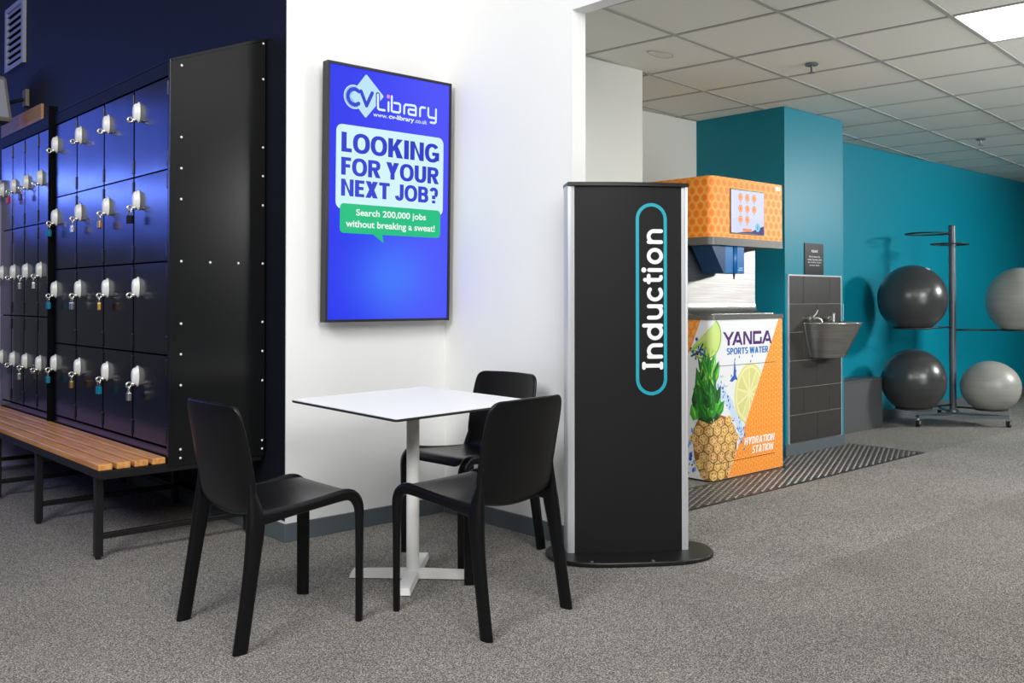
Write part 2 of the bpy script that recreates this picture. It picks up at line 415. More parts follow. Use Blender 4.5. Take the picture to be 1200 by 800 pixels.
bm = B(); box(bm, 4.455, 4.545, 3.90, 4.60, 0, HC); struct('wall_side_room_return', bm, 'greywall')
bm = B(); box(bm, 4.455, 6.173, 4.60, 4.70, 0, HC); struct('wall_side_room_back', bm, 'greywall')
bm = B(); box(bm, 6.173, 7.03, 3.80, 4.60, 0, HC); struct('wall_pillar', bm, 'teal')
bm = B(); box(bm, 7.03, 14, 4.31, 4.60, 0, HC); struct('wall_teal', bm, 'teal')
bm = B(); box(bm, 14, 14.1, -4, 4.6, 0, HC); struct('wall_far', bm, 'teal')
def skirting(name, x0, x1, y0, y1, h=.088):
    bm = B(); box(bm, x0, x1, y0, y1, 0, h, .003); struct(name, bm, 'skirt')
skirting('baseboard_display', Xw - .014, Xb - .0145, Yt - .014, Yt - .0003)
skirting('baseboard_opening', Xb - .014, Xb - .0003, 3.10, Yt - .0145)
skirting('baseboard_left', Xw - .014, Xw - .0045, Yt + .0005, 12)
skirting('baseboard_pillar', 6.16, 7.03, 3.785, 3.7995, .09)
skirting('baseboard_pillar_side', 7.0305, 7.042, 3.80, 4.08, .09)
skirting('baseboard_teal', 8.30, 13.99, 4.295, 4.3095, .10)
bm = B(); box(bm, 7.043, 8.29, 4.10, 4.309, 0, .44, .004); box(bm, 7.043, 8.295, 4.09, 4.309, .441, .453); struct('trim_4', bm, 'darkgrey')['label'] = 'low dark grey boxing along the foot of the teal wall'

# suspended ceiling: grid turned a few degrees against the walls
ca_, sa_ = math.cos(math.radians(5.336)), math.sin(math.radians(5.336))
def EG(e, g): return (e * ca_ - g * sa_, e * sa_ + g * ca_)
bm = B(); box(bm, Xb + .091, 14.1, -4, 4.7, HC + .03, HC + .08); ceil = struct('ceiling', bm, 'tile')
def room_clip(q):
    for g in (lambda p: p[0] - (Xb + .0915), lambda p: 4.599 - p[1], lambda p: 13.99 - p[0]):
        q = half(q, g)
        if len(q) < 3: return None
    return q
E0, EP, G0, GP = 4.343, .657, 3.383, .607
lamps = {(1, 4), (5, 5), (9, 5)}
for k in range(-3, 15):
    for j in range(-3, 7):
        e, g = E0 + EP * k, G0 - GP * j
        q = [EG(e + .011, g - .011), EG(e + .011, g - GP + .011), EG(e + EP - .011, g - GP + .011), EG(e + EP - .011, g - .011)]
        q = room_clip(q)
        if not q: continue
        if (k, j - 0) in {(1, 3), (5, 5), (9, 5)}: continue
        dz = random.uniform(0, .0015)
        bm = B(); prism(bm, q, HC + .003 + dz, HC + .014)
        obj('ceiling_tile', bm, 'tile', ceil)
for k in range(-3, 16):
    e = E0 + EP * k; q = room_clip([EG(e - .012, -1.6), EG(e + .012, -1.6), EG(e + .012, 5.2), EG(e - .012, 5.2)])
    if q: bm = B(); prism(bm, q, HC - .001, HC + .012); obj('ceiling_bar', bm, 'tbar', ceil)
for j in range(-3, 8):
    g = G0 - GP * j; q = room_clip([EG(2.6, g - .012), EG(2.6, g + .012), EG(14.4, g + .012), EG(14.4, g - .012)][::-1])
    if q: bm = B(); prism(bm, q, HC - .0015, HC + .0115); obj('ceiling_bar', bm, 'tbar', ceil)
for k, j, lb in ((1, 3, 'square lit white panel light at the upper right of the side room ceiling'),
                 (5, 5, 'square lit panel light in the side room ceiling, second along'), (9, 5, 'square lit panel light in the side room ceiling, farthest along')):
    e, g = E0 + EP * k, G0 - GP * j; c = EG(e + EP / 2, g - GP / 2)
    t = root('ceiling_light', (c[0], c[1], HC), lb, 'light')
    q = [EG(e + .012, g - GP + .012), EG(e + EP - .012, g - GP + .012), EG(e + EP - .012, g - .012), EG(e + .012, g - .012)]
    q2 = [EG(e + .02, g - GP + .02), EG(e + EP - .02, g - GP + .02), EG(e + EP - .02, g - .02), EG(e + .02, g - .02)]
    bm = B(); prism(bm, q, HC + .004, HC + .014); obj('light_frame', bm, 'whitemetal', t)
    bm = B(); prism(bm, q2, HC + .001, HC + .0035); obj('diffuser', bm, 'lamp', t)
def sprinkler(x, y, lb):
    t = root('fire_sprinkler', (x, y, HC - .002), lb, 'sprinkler', rz=.6)
    bm = B(); cyl(bm, (0, 0, 0), (0, 0, -.008), .042, 20, .036); obj('escutcheon', bm, 'sprink', t, world=False)
    bm = B(); cyl(bm, (0, 0, -.008), (0, 0, -.05), .007, 10); obj('stem', bm, 'sprink', t, world=False)
    bm = B(); cyl(bm, (0, 0, -.05), (0, 0, -.054), .022, 12)
    obj('deflector', bm, 'sprink', t, world=False)
sprinkler(5.179, 3.0, 'metal sprinkler head in the ceiling tile above the orange machine')
sprinkler(8.74, 3.40, 'small distant sprinkler head in the ceiling by the teal wall')
bm = B(); pts = [(4.30 + .055 * math.cos(a) * 1.9, 3.46 + .045 * math.sin(a), HC - .006 - .003 * math.sin(a * 2)) for a in [k * .35 for k in range(19)]]
tube(bm, pts, .0028, 6); tag(obj('cable_loop', bm, 'cable', smooth=True), 'thin pale cable loop hanging flat against the ceiling tiles above the pillar', 'cable')

# ================================================================== LOCKERS
Yc = [4.301, 4.730, 5.156, 5.598, 6.027]
Zr = [2.207, 1.774, 1.345, .908, .483]
Yc2 = [6.045, 6.330, 6.630, 6.915, 7.205]
Zr2 = [2.207, 1.637, 1.060, .483]
XF = 1.742
# shared meshes for the door fittings (local to the lock position)
def pod_bm():
    bm = B(); rings = []
    for x, s in ((0, 1.12), (-.005, 1.12), (-.008, .96), (-.018, .92), (-.025, .80), (-.029, .62), (-.0300, .5)):
        rings.append([(x, .0205 * s * math.cos(a), .046 * s * math.sin(a) - .002) for a in [2 * pi * k / 20 for k in range(20)]])
    return fixn(loft(bm, rings))
def fitting(name, bm, m, smooth=False):
    me = bpy.data.meshes.new(name); bm.to_mesh(me); bm.free(); me.materials.append(M[m])
    if smooth:
        for p in me.polygons: p.use_smooth = True
    return me
me_pod = fitting('lock_casing', pod_bm(), 'pod', True)
bm = B(); loft(bm, [[(x, .008 * math.cos(a), .017 * math.sin(a) + .006) for a in [2 * pi * k / 14 for k in range(14)]] for x in (-.0302, -.0310)]); me_key = fitting('keyhole', fixn(bm), 'padblack')
bm = B(); cyl(bm, (-.004, .002, -.040), (-.034, .002, -.040), .0095, 10); r_ = []
for k in range(14):
    a = 2 * pi * k / 14; r_.append((-.043 + .012 * math.cos(a), .002, -.043 + .012 * math.sin(a)))
tube(bm, r_, .0055, 8, True); me_hasp = fitting('hasp', bm, 'steel', True)
bm = B(); box(bm, -.008, .002, -.0075, .0075, -.035, .035, .002); me_hinge = fitting('hinge', bm, 'padblack')
def bank(name, Y0, cols, rows, label, lockdz):
    t = root(name, (XF, Y0, .41), label, 'lockers')
    y0, y1 = cols[0], cols[-1]
    bm = B(); box(bm, XF + .018, Xw - .02, y0 + .004, y1 - .002, .412, 2.207)
    obj('carcass', bm, 'gap', t)
    bm = B(); box(bm, XF + .002, XF + .03, y0, y1, 2.214, 2.279, .002); obj('top_rail', bm, 'lockermatt', t)
    bm = B(); box(bm, XF + .002, XF + .03, y0, y1, .412, .476, .002); obj('base_rail', bm, 'locker', t)
    bm = B(); yy = [(XF + .002, 2.281), (Xw - .018, 2.466), (Xw - .018, 2.474), (XF + .002, 2.289)]
    fixn(loft(bm, [[(x, y0 + .001, z) for x, z in yy], [(x, y1, z) for x, z in yy]])); obj('sloping_top', bm, 'navy', t)
    bm = B()
    for y in cols[1:-1]: box(bm, XF + .004, XF + .016, y - .004, y + .004, .477, 2.213)
    obj('divider', bm, 'gap', t)
    doors = {}
    for c in range(len(cols) - 1):
        a, b = cols[c] + .010, cols[c + 1] - .008
        for r in range(len(rows) - 1):
            zt, zb = rows[r] - .004, rows[r + 1] + .004
            bm = B(); n = 7; vv = {}
            for i in range(n):                       # thin pressed door with a slightly buckled skin
                for j in range(n):
                    u, v = i / (n - 1), j / (n - 1)
                    edge = 0 if i in (0, n - 1) or j in (0, n - 1) else 1
                    d = edge * random.uniform(-.0007, .0009) - edge * .0012
                    vv[i, j] = bm.verts.new((XF + d, a + (b - a) * u, zb + (zt - zb) * v))
            for i in range(n - 1):
                for j in range(n - 1): bm.faces.new((vv[i, j], vv[i, j + 1], vv[i + 1, j + 1], vv[i + 1, j]))
            rim = [e for e in bm.edges if e.is_boundary]
            ex = bmesh.ops.extrude_edge_only(bm, edges=rim)
            for v in ex['geom']:
                if isinstance(v, bmesh.types.BMVert): v.co.x = XF + .015
            fixn(bm)
            d = obj('door', bm, 'locker', t, smooth=True)
            m_ = d.modifiers.new('e', 'EDGE_SPLIT'); m_.split_angle = math.radians(40)
            L = Vector((XF - .001, b - .058, rows[r] + lockdz)) - t.location
            link('lock_casing', me_pod, d, L); link('hasp', me_hasp, d, L); 
            for zz in (zt - .05, zb + .05):
                link('hinge', me_hinge, d, Vector((XF + .002, a - .004, zz)) - t.location)
            doors[c, r] = Vector((XF - .001, b - .058, rows[r] + lockdz))
    return t, doors
bank1, D1 = bank('locker_bank', 4.301, Yc, Zr, 'near bank of black steel lockers, four columns by four doors, with riveted end panel', -.115)
bank2, D2 = bank('locker_bank', 6.045, Yc2, Zr2, 'farther bank of narrow black lockers, three doors high, at the left edge', -.285)
# end panel with the gable of the sloping top
bm = B(); prof = [(1.744, .395), (2.222, .395), (2.222, 2.466), (1.744, 2.281)]
fixn(loft(bm, [[(x, 4.285, z) for x, z in prof], [(x, 4.299, z) for x, z in prof]])); ep = obj('end_panel', bm, 'endpanel', bank1)
bm = B(); box(bm, 1.744, 2.222, 4.2825, 4.2848, .395, 2.279, .001); ep2 = obj('side_sheet', bm, 'endpanel', ep)
bm = B(); r0 = Vector((1.744, 0, 2.281)); fixn(loft(bm, [[(x, 4.279, z) for x, z in q] for q in ([(1.744, 2.276), (1.744, 2.286), (2.222, 2.472), (2.222, 2.458)],)] + [[(x, 4.30, z) for x, z in q] for q in ([(1.744, 2.276), (1.744, 2.286), (2.222, 2.472), (2.222, 2.458)],)]))
obj('gable_edge', bm, 'endpanel', ep)
bm = B(); box(bm, 1.738, 1.752, 4.279, 4.2995, .395, 2.284, .002); obj('corner_strip', bm, 'endpanel', ep)
bm = B(); bmesh.ops.create_uvsphere(bm, u_segments=8, v_segments=4, radius=.0062); bmesh.ops.scale(bm, vec=(1, .45, 1), verts=bm.verts)
me_rv = fitting('rivet', bm, 'rivet', True)
for x, z in ((1.797, 1.346), (1.938, 1.344), (2.081, 1.344), (2.21, 1.345), (1.797, 1.055), (2.21, 1.056), (2.21, .912), (2.21, .767), (1.797, .912), (1.797, .768),
             (1.795, 1.926), (1.795, 1.78), (1.795, 1.636), (2.21, 2.262), (2.21, 1.922), (2.21, 1.779), (2.21, 1.634), (1.797, .47), (1.797, .43), (2.21, .471), (2.21, .43),
             (1.795, 2.262), (2.21, 2.44)):
    link('rivet', me_rv, ep, Vector((x, 4.2815, z)) - bank1.location)
bm = B(); box(bm, 1.715, 1.765, 6.029, 6.044, .41, 2.33, .003); tag(obj('divider_post', bm, 'gap'), 'black upright post between the near and the farther locker bank', 'post')

# padlocks hanging from the hasps
me_sh = None
def padlock(pos, body, label, i):
    global me_sh
    t = root('padlock', (pos[0] - .043, pos[1] + .002, pos[2] - .0935), label, 'padlock', 'padlocks on the locker doors', rz=random.uniform(-.25, .25))
    if me_sh is None:
        bm = B(); p = [(0, .011, .012)] + [(0, .011 * math.cos(a), .032 + .011 * math.sin(a)) for a in [k * pi / 8 for k in range(9)]] + [(0, -.011, .012)]
        tube(bm, p, .003, 8); me_sh = fitting('shackle', bm, 'steel', True)
    bm = B(); box(bm, -.009, .009, -.0175, .0175, -.026, .014, .004); obj('lock_body', bm, body, t, world=False)
    link('shackle', me_sh, t)
L = [((0, 1), 1, 'padblack', 'black padlock on the second door down of the nearest locker column'),
     ((1, 1), 1, 'brass', 'small brass padlock, second row, second locker column from the end panel'),
     ((2, 1), 1, 'steel', 'silver padlock, second row, third locker column from the end panel'),
     ((3, 1), 1, 'padteal', 'teal padlock, second row, next to the black divider post'),
     ((1, 2), 1, 'brass', 'brass padlock, third row, second locker column from the end panel'),
     ((2, 2), 1, 'steel', 'silver padlock, third row, third locker column from the end panel'),
     ((3, 2), 1, 'padteal', 'teal padlock, third row, next to the black divider post'),
     ((0, 3), 1, 'steel', 'silver padlock on the bottom door of the nearest locker column'),
     ((1, 3), 1, 'padteal', 'teal padlock, bottom row, second locker column from the end panel'),
     ((2, 3), 1, 'brass', 'brass padlock, bottom row, third locker column from the end panel'),
     ((3, 3), 1, 'padteal', 'teal padlock, bottom row, next to the black divider post'),
     ((1, 0), 2, 'padpurple', 'dark purple padlock, top row of the farther locker bank'),
     ((2, 0), 2, 'padred', 'red padlock, top row of the farther locker bank'),
     ((0, 1), 2, 'steel', 'silver padlock, middle row of the farther bank, nearest column'),
     ((1, 1), 2, 'steel', 'silver padlock, middle row of the farther bank, second column'),
     ((1, 2), 2, 'steel', 'silver padlock, bottom row of the farther bank, second column'),
     ((3, 2), 2, 'padteal', 'teal padlock, bottom row of the farther bank, leftmost column')]
for i, (k, b, m_, lb) in enumerate(L): padlock((D1 if b == 1 else D2)[k], m_, lb, i)

# stand and slatted bench below the lockers
t = root('locker_bench', (1.85, 4.35, 0), 'black steel locker stand with a four slat varnished pine bench', 'bench')
YE = 7.22
def sq(bm, x, y, z0, z1, s=.0175): return box(bm, x - s, x + s, y - s, y + s, z0, z1, .003)
for ty in (4.392, 5.292, 6.10, 6.95):
    for x in (1.466, 2.19):
        bm = B(); sq(bm, x, ty, .012, .372); lg = obj('leg', bm, 'black', t)
        bm = B(); cyl(bm, (x, ty, 0), (x, ty, .0115), .012, 12); obj('levelling_foot', bm, 'rubber', lg)
    bm = B(); box(bm, 1.484, 2.172, ty - .0125, ty + .0125, .088, .113, .003); obj('cross_rail', bm, 'black', t)
    bm = B(); box(bm, 1.445, 2.215, ty - .0175, ty + .0175, .373, .408, .003); obj('top_rail', bm, 'black', t)
for x in (1.448, 2.19):
    bm = B(); box(bm, x - .0125, x + .0125, 4.30, YE, .375, .407, .003); obj('long_rail', bm, 'black', t)
bm = B(); box(bm, 1.436, 2.21, 4.288, 4.303, .372, .409, .002); obj('end_rail', bm, 'black', t)
bm = B(); box(bm, 2.178, 2.202, 4.41, YE, .088, .113, .003); obj('back_rail', bm, 'black', t)
for i in range(4):
    x0 = 1.432 + i * .0795
    bm = B(); box(bm, x0, x0 + .062, 4.292, YE, .410, .440, .007, 3); obj('slat', bm, 'wood', t)

# pale blue plastic box under the far end of the bench
t = root('storage_crate', (1.95, 8.05, 0), 'pale blue plastic box on the floor beyond the bench', 'crate')
bm = B(); o_, i_ = [], []
def rr(x0, x1, y0, y1, z): return [(x0, y0, z), (x1, y0, z), (x1, y1, z), (x0, y1, z)]
fixn(loft(bm, [rr(1.78, 2.10, 7.75, 8.45, 0), rr(1.74, 2.14, 7.70, 8.50, .20), rr(1.72, 2.16, 7.68, 8.52, .20), rr(1.72, 2.16, 7.68, 8.52, .215), rr(1.75, 2.13, 7.71, 8.49, .215), rr(1.79, 2.09, 7.76, 8.44, .012)]))
obj('tub', bm, 'crate', t)
bm = B(); box(bm, 1.83, 2.05, 7.664, 7.679, .13, .16, .004); obj('handle', bm, 'crate', t)
# narrow standing panel at the left frame edge
t = root('standing_panel', (1.85, 7.43, 0), 'pale lilac upright panel with a red band at the far left edge', 'panel')
bm = B(); box(bm, 1.66, 2.10, 7.235, 7.62, .0, 2.0, .01); obj('body', bm, 'lilac', t)
bm = B(); box(bm, 1.657, 1.6595, 7.24, 7.61, .92, 1.05); obj('band', bm, 'red', t)

# things on the navy wall
t = root('wall_vent', (Xw - .005, 8.77, 3.14), 'pale louvred vent grille high on the navy wall', 'vent')
y0, y1, z0, z1 = 8.50, 9.05, 3.14, 3.69
bm = B()
for a, b, c, d in ((y0, y0 + .05, z0, z1), (y1 - .05, y1, z0, z1), (y0 + .05, y1 - .05, z0, z0 + .04), (y0 + .05, y1 - .05, z1 - .04, z1)): box(bm, Xw - .03, Xw - .001, a, b, c, d)
obj('vent_frame', bm, 'vent', t)
bm = B(); box(bm, Xw - .004, Xw - .001, y0 + .05, y1 - .05, z0 + .04, z1 - .04); obj('backing', bm, 'gap', t)
for k in range(8):
    z = z0 + .07 + k * .058
    bm = B(); fixn(loft(bm, [[(Xw - .027, y, z), (Xw - .023, y, z - .003), (Xw - .006, y, z + .036), (Xw - .010, y, z + .039)] for y in (y0 + .05, y1 - .05)])); obj('louvre', bm, 'vent', t)
bm = B(); box(bm, Xw - .022, Xw - .001, 8.0, 9.18, 2.59, 2.72, .003); tag(obj('timber_board', bm, 'board'), 'pale timber board fixed to the navy wall above the lockers', 'board')
t = root('wall_speaker', (Xw - .3, 8.6, 2.75), 'beige tilted wall speaker on a bracket at the left edge', 'speaker')
bm = B(); box(bm, Xw - .03, Xw - .001, 8.40, 8.50, 2.76, 2.90, .004); obj('wall_plate', bm, 'beige', t)
bm = B(); cyl(bm, (Xw - .03, 8.46, 2.82), (Xw - .12, 8.52, 2.79), .015, 10); obj('bracket_arm', bm, 'black', t)
bm = B(); fixn(loft(bm, [[(Xw - .12, 8.42, 2.62), (Xw - .12, 8.70, 2.62), (Xw - .42, 8.70, 2.62), (Xw - .42, 8.42, 2.62)],
                         [(Xw - .17, 8.42, 2.98), (Xw - .17, 8.70, 2.98), (Xw - .36, 8.70, 2.98), (Xw - .36, 8.42, 2.98)]])); 
bmesh.ops.bevel(bm, geom=list(bm.edges), offset=.012, segments=2, affect='EDGES'); obj('cabinet', bm, 'beige', t)
bm = B(); fixn(loft(bm, [[(Xw - .15, 8.416, 2.65), (Xw - .39, 8.416, 2.65), (Xw - .34, 8.416, 2.95), (Xw - .19, 8.416, 2.95)], [(Xw - .15, 8.421, 2.65), (Xw - .39, 8.421, 2.65), (Xw - .34, 8.421, 2.95), (Xw - .19, 8.421, 2.95)]])); obj('grille', bm, 'vent', t)

# ================================================================== WALL DISPLAY
TX0, TX1, TZ0, TZ1 = 2.400, 3.170, 1.055, 2.337
t = root('wall_display_screen', (2.785, 4.09, 1.05), 'tall portrait display with a blue job advert on the white wall', 'screen')
def yb(z): return 4.010 - .022 * (z - TZ0) / (TZ1 - TZ0)
def tvbox(bm, x0, x1, za, zb_, d0, d1, bev=0):
    fixn(loft(bm, [[(x0, yb(za) + d0, za), (x1, yb(za) + d0, za), (x1, yb(za) + d1, za), (x0, yb(za) + d1, za)], [(x0, yb(zb_) + d0, zb_), (x1, yb(zb_) + d0, zb_), (x1, yb(zb_) + d1, zb_), (x0, yb(zb_) + d1, zb_)]]))
bm = B(); tvbox(bm, TX0, TX1, TZ0, TZ1, .004, .045); tvbox(bm, TX0 + .02, TX1 - .02, TZ0 + .09, TZ1 - .25, .045, .062); obj('casing', bm, 'tvblack', t)
bz = .013; bm = B()
for a, b, c, d in ((TX0, TX0 + bz, TZ0, TZ1), (TX1 - bz, TX1, TZ0, TZ1), (TX0 + bz, TX1 - bz, TZ1 - bz, TZ1), (TX0 + bz, TX1 - bz, TZ0, TZ0 + bz)): tvbox(bm, a, b, c, d, -.003, .0038)
obj('bezel', bm, 'tvblack', t)
bm = B(); box(bm, 2.65, 2.92, 4.055, 4.0955, 1.45, 1.95, .003); obj('wall_bracket', bm, 'tvblack', t)
SW, SH = TX1 - TX0 - 2 * bz, TZ1 - TZ0 - 2 * bz; asp = SW / SH
def tvmap(u, v, off):
    z = TZ0 + bz + v * SH
    return (TX0 + bz + u * SW, yb(z) + .003 - off * .6, z)
p = Print()
NB, NV = 12, 30                                     # advert background with its own pale glow low down
def bgc(u, v):
    g = math.exp(-(((u - .5) * .62) ** 2 + ((v - .17) * 1.2) ** 2) / .045)
    k = .5 + .5 * math.tanh((u - .45) * 3)  # paler right half: reflection on the screen painted into the advert colour
    b0 = (24 + 50 * k, 40 + 38 * k, 234 + 14 * k)
    return tuple(a * (1 - .62 * g) + b * .62 * g for a, b in zip(b0, (66, 148, 255)))
for i in range(NB):
    for j in range(NV):
        a, b, c, d = i / NB, j / NV, (i + 1) / NB, (j + 1) / NV
        p.rect(a, b, c, d, [bgc(a, b), bgc(c, b), bgc(c, d), bgc(a, d)], 0)
PC, LB, DB = (208, 243, 250), (36, 60, 205), (24, 30, 190)
# logo: diamond plus ring behind the C, initials in blue, rest in pale strokes
def dia(s_, col, lay):
    P_ = [(.285, .975), (.415, .905), (.282, .815), (.165, .885)]; cx, cy = .286, .895
    q = [(cx + (x - cx) * s_, cy + (y - cy) * s_) for x, y in P_]; p.poly(q, col, lay); p.stroke(q, .012, col, lay, True, asp=asp)
dia(1.0, (186, 226, 248), 2)
def ell(cx, cy, r): return [(cx + r / asp * math.cos(k * pi / 12), cy + r * math.sin(k * pi / 12)) for k in range(24)]
p.poly(ell(.190, .884, .048), (215, 240, 250), 2); p.poly(ell(.190, .884, .0445), (140, 190, 247), 3); dia(.93, (186, 226, 248), 3.2)
p.stroke([(.192 + .031 / asp * math.cos(a), .884 + .031 * math.sin(a)) for a in [math.radians(50 + k * 20) for k in range(14)]], .0155, LB, 5, asp=asp)
p.stroke([(.243, .911), (.288, .857), (.333, .911)], .0155, LB, 5, asp=asp)
WT = (222, 244, 250); sw = .0095
def st(pts, closed=False): p.stroke(pts, sw, WT, 6, closed, asp=asp)
p.stroke([(.379, .909), (.381, .854), (.390, .850), (.436, .850)], .02, LB, 5, asp=asp)
st([(.379, .909), (.381, .854), (.390, .850), (.436, .850)])
st([(.467, .885), (.467, .850)]); p.rrect(.452, .901, .478, .916, .006, (235, 130, 215), 6, ry=.004)
st([(.494, .912), (.494, .853), (.505, .850), (.556, .850), (.565, .855), (.565, .882), (.556, .887), (.515, .887)])
st([(.600, .850), (.600, .880), (.612, .888), (.640, .888)])
st([(.650, .889), (.690, .889), (.700, .883), (.700, .850), (.645, .850), (.637, .856), (.637, .866), (.645, .871), (.698, .871)])
st([(.737, .850), (.737, .880), (.749, .888), (.780, .888)])
st([(.810, .889), (.810, .858), (.820, .851), (.878, .851)]); st([(.879, .889), (.879, .836), (.868, .830), (.832, .830)])
p.text('www.', .342, .8185, .460, .830, (225, 240, 250), 6, .012)
p.text('cv-library', .470, .8135, .686, .838, (225, 240, 250), 7, .035)
p.text('.co.uk', .692, .8185, .80, .8365, (225, 240, 250), 6, .012)
p.rrect(.055, .437, .952, .770, .045, PC, 2, ry=.028)
block(p, 'LOOKING', .095, .662, .913, .740, (32, 50, 200), 4, asp)
block(p, 'FOR YOUR', .095, .571, .909, .641, (36, 56, 205), 4, asp)
block(p, 'NEXT JOB?', .096, .488, .906, .555, (40, 60, 208), 4, asp)
GR = (18, 190, 128)
p.rrect(.089, .342, .930, .459, .028, GR, 4, ry=.018); p.poly([(.345, .345), (.442, .308), (.426, .345)], GR, 4)
p.text('Search 200,000 jobs', .215, .405, .80, .440, (235, 252, 245), 6, .022)
p.text('without breaking a sweat!', .135, .358, .880, .395, (235, 252, 245), 6, .022)
p.build('screen', 'screenprint', t, tvmap)

# ================================================================== CHAIRS
def smooth_path(P_, S_, m=4):
    """Catmull-Rom through the given centres and sizes"""
    D = [tuple(p) + tuple(q) for p, q in zip(P_, S_)]; out = []
    for i in range(len(D) - 1):
        p0, p1, p2, p3 = D[max(i - 1, 0)], D[i], D[i + 1], D[min(i + 2, len(D) - 1)]
        for k in range(m):
            u = k / m
            out.append(tuple(.5 * (2 * b + (c - a) * u + (2 * a - 5 * b + 4 * c - d) * u * u + (3 * b - a - 3 * c + d) * u ** 3) for a, b, c, d in zip(p0, p1, p2, p3)))
    return out + [D[-1]]
def chair_leg(P_, S_):
    """centres, (half size a, half size b, turn in degrees) -> rings of a rounded blade section"""
    D = smooth_path(P_, S_); N = len(D); R = []
    for i, (x, y, z, ha, hb, rot) in enumerate(D):
        a, b = Vector(D[max(i - 1, 0)][:3]), Vector(D[min(i + 1, N - 1)][:3]); tt = (b - a).normalized()
        if i == 0: tt = Vector((0, 0, 1))
        s_ = (Vector((0, 1, 0)) - tt * tt.y).normalized(); n_ = tt.cross(s_).normalized(); ring_ = []
        cr, sr = math.cos(math.radians(rot)), math.sin(math.radians(rot)); s2, n2 = s_ * cr + n_ * sr, n_ * cr - s_ * sr
        for k in range(16):
            an = 2 * pi * k / 16; cx_, sx_ = math.cos(an), math.sin(an)
            cx_ = math.copysign(abs(cx_) ** .7, cx_); sx_ = math.copysign(abs(sx_) ** .7, sx_)
            ring_.append(Vector((x, y, z)) + s2 * ha * cx_ + n2 * hb * sx_)
        R.append(ring_)
    return R
def shell(name, prof, parent, thick, n=17):
    """prof: (x, z, half width, depth curve, edge curl x) rows across y"""
    bm = B(); rows = []
    for x, z, hw, cz, cx_ in prof:
        row = []
        for i in range(n):
            u = -1 + 2 * i / (n - 1); s_ = 1 - u * u
            c4 = u ** 6
            row.append(bm.verts.new((x + cx_[0] * s_ + cx_[1] * c4, u * hw, z + cz[0] * s_ + cz[1] * c4)))
        rows.append(row)
    for a, b in zip(rows, rows[1:]):
        for i in range(n - 1): bm.faces.new((a[i], a[i + 1], b[i + 1], b[i]))
    o = obj(name, bm, 'chair', parent, smooth=True, world=False)
    s_ = o.modifiers.new('s', 'SOLIDIFY'); s_.thickness = thick; s_.offset = 0; s_.use_even_offset = True
    b_ = o.modifiers.new('b', 'SUBSURF'); b_.levels = 2; b_.render_levels = 2
    return o
def make_chair(label):
    t = root('stacking_chair', (0, 0, 0), label, 'chair', 'black moulded chairs around the white table')
    # seat, front lip to rear bend
    Z = (0, 0)
    shell('seat', [(.236, .432, .150, Z, Z), (.234, .446, .176, Z, Z), (.222, .460, .188, Z, Z), (.195, .468, .194, (-.004, 0), Z), (.13, .464, .196, (-.010, 0), Z), (.05, .457, .198, (-.013, 0), Z), (-.03, .451, .200, (-.014, 0), Z),
                   (-.10, .447, .202, (-.015, 0), Z), (-.15, .448, .203, (-.015, 0), Z), (-.176, .460, .204, (-.016, 0), (-.004, 0)), (-.186, .480, .205, (-.012, 0), (-.008, 0))], t, .014)
    c = [(-.165, .452, .200, (-.028, 0), (-.010, .004)), (-.182, .466, .205, (-.020, 0), (-.012, .010)), (-.190, .492, .209, (-.006, 0), (-.016, .018)), (-.198, .54, .212, Z, (-.020, .024)), (-.208, .60, .213, Z, (-.022, .022)), (-.219, .67, .213, Z, (-.022, .018)), (-.229, .73, .211, Z, (-.022, .014)),
         (-.236, .775, .206, Z, (-.021, .010)), (-.239, .794, .199, (.002, 0), (-.020, .008)), (-.241, .806, .186, (.004, 0), (-.019, .006)), (-.243, .812, .165, (.004, 0), (-.018, .004))]
    shell('backrest', c, t, .017)
    for s_ in (-1, 1):
        # front leg with the side rail it bends into
        yf, yr = .200 * s_, .204 * s_
        P_ = [(.238, .203 * s_, 0.0), (.239, .203 * s_, .15), (.239, .203 * s_, .30), (.238, .202 * s_, .39), (.232, .201 * s_, .425), (.217, .200 * s_, .449), (.193, .199 * s_, .461), (.155, yf, .461), (.08, yf, .452), (-.02, yr, .442), (-.10, yr, .434), (-.17, .207 * s_, .428)]
        q_ = 42 * s_
        S_ = [(.024, .013, q_), (.0245, .0135, q_), (.025, .0145, q_), (.024, .017, q_ * .7), (.023, .019, q_ * .45), (.021, .021, q_ * .2), (.020, .021, 0), (.019, .020, 0), (.019, .019, 0), (.019, .019, 0), (.020, .022, 0), (.017, .024, 0)]
        bm = fixn(loft(B(), chair_leg(P_, S_))); o = obj('leg', bm, 'chair', t, smooth=True, world=False); o.modifiers.new('e', 'EDGE_SPLIT').split_angle = 1.0
        P_ = [(-.238, .226 * s_, 0.0), (-.222, .224 * s_, .10), (-.203, .221 * s_, .22), (-.188, .217 * s_, .32), (-.178, .212 * s_, .39), (-.175, .207 * s_, .435), (-.179, .204 * s_, .475), (-.184, .200 * s_, .515), (-.188, .197 * s_, .555), (-.192, .194 * s_, .59)]
        S_ = [(.014, .026, 0), (.0145, .0255, 0), (.016, .026, 0), (.018, .028, 0), (.020, .031, 0), (.019, .030, 0), (.014, .023, 0), (.010, .014, 0), (.006, .008, 0), (.003, .004, 0)]
        bm = fixn(loft(B(), chair_leg(P_, S_))); o = obj('leg', bm, 'chair', t, smooth=True, world=False); o.modifiers.new('e', 'EDGE_SPLIT').split_angle = 1.0
    return t
ch = make_chair('black moulded chair left of the white table, facing right with its side to us')
ch.location = (1.660, 3.130, 0)
dup(ch, (2.296, 2.716, 0), math.radians(97.5), label='black moulded chair seen from behind, beside the dark totem', group='black moulded chairs around the white table')
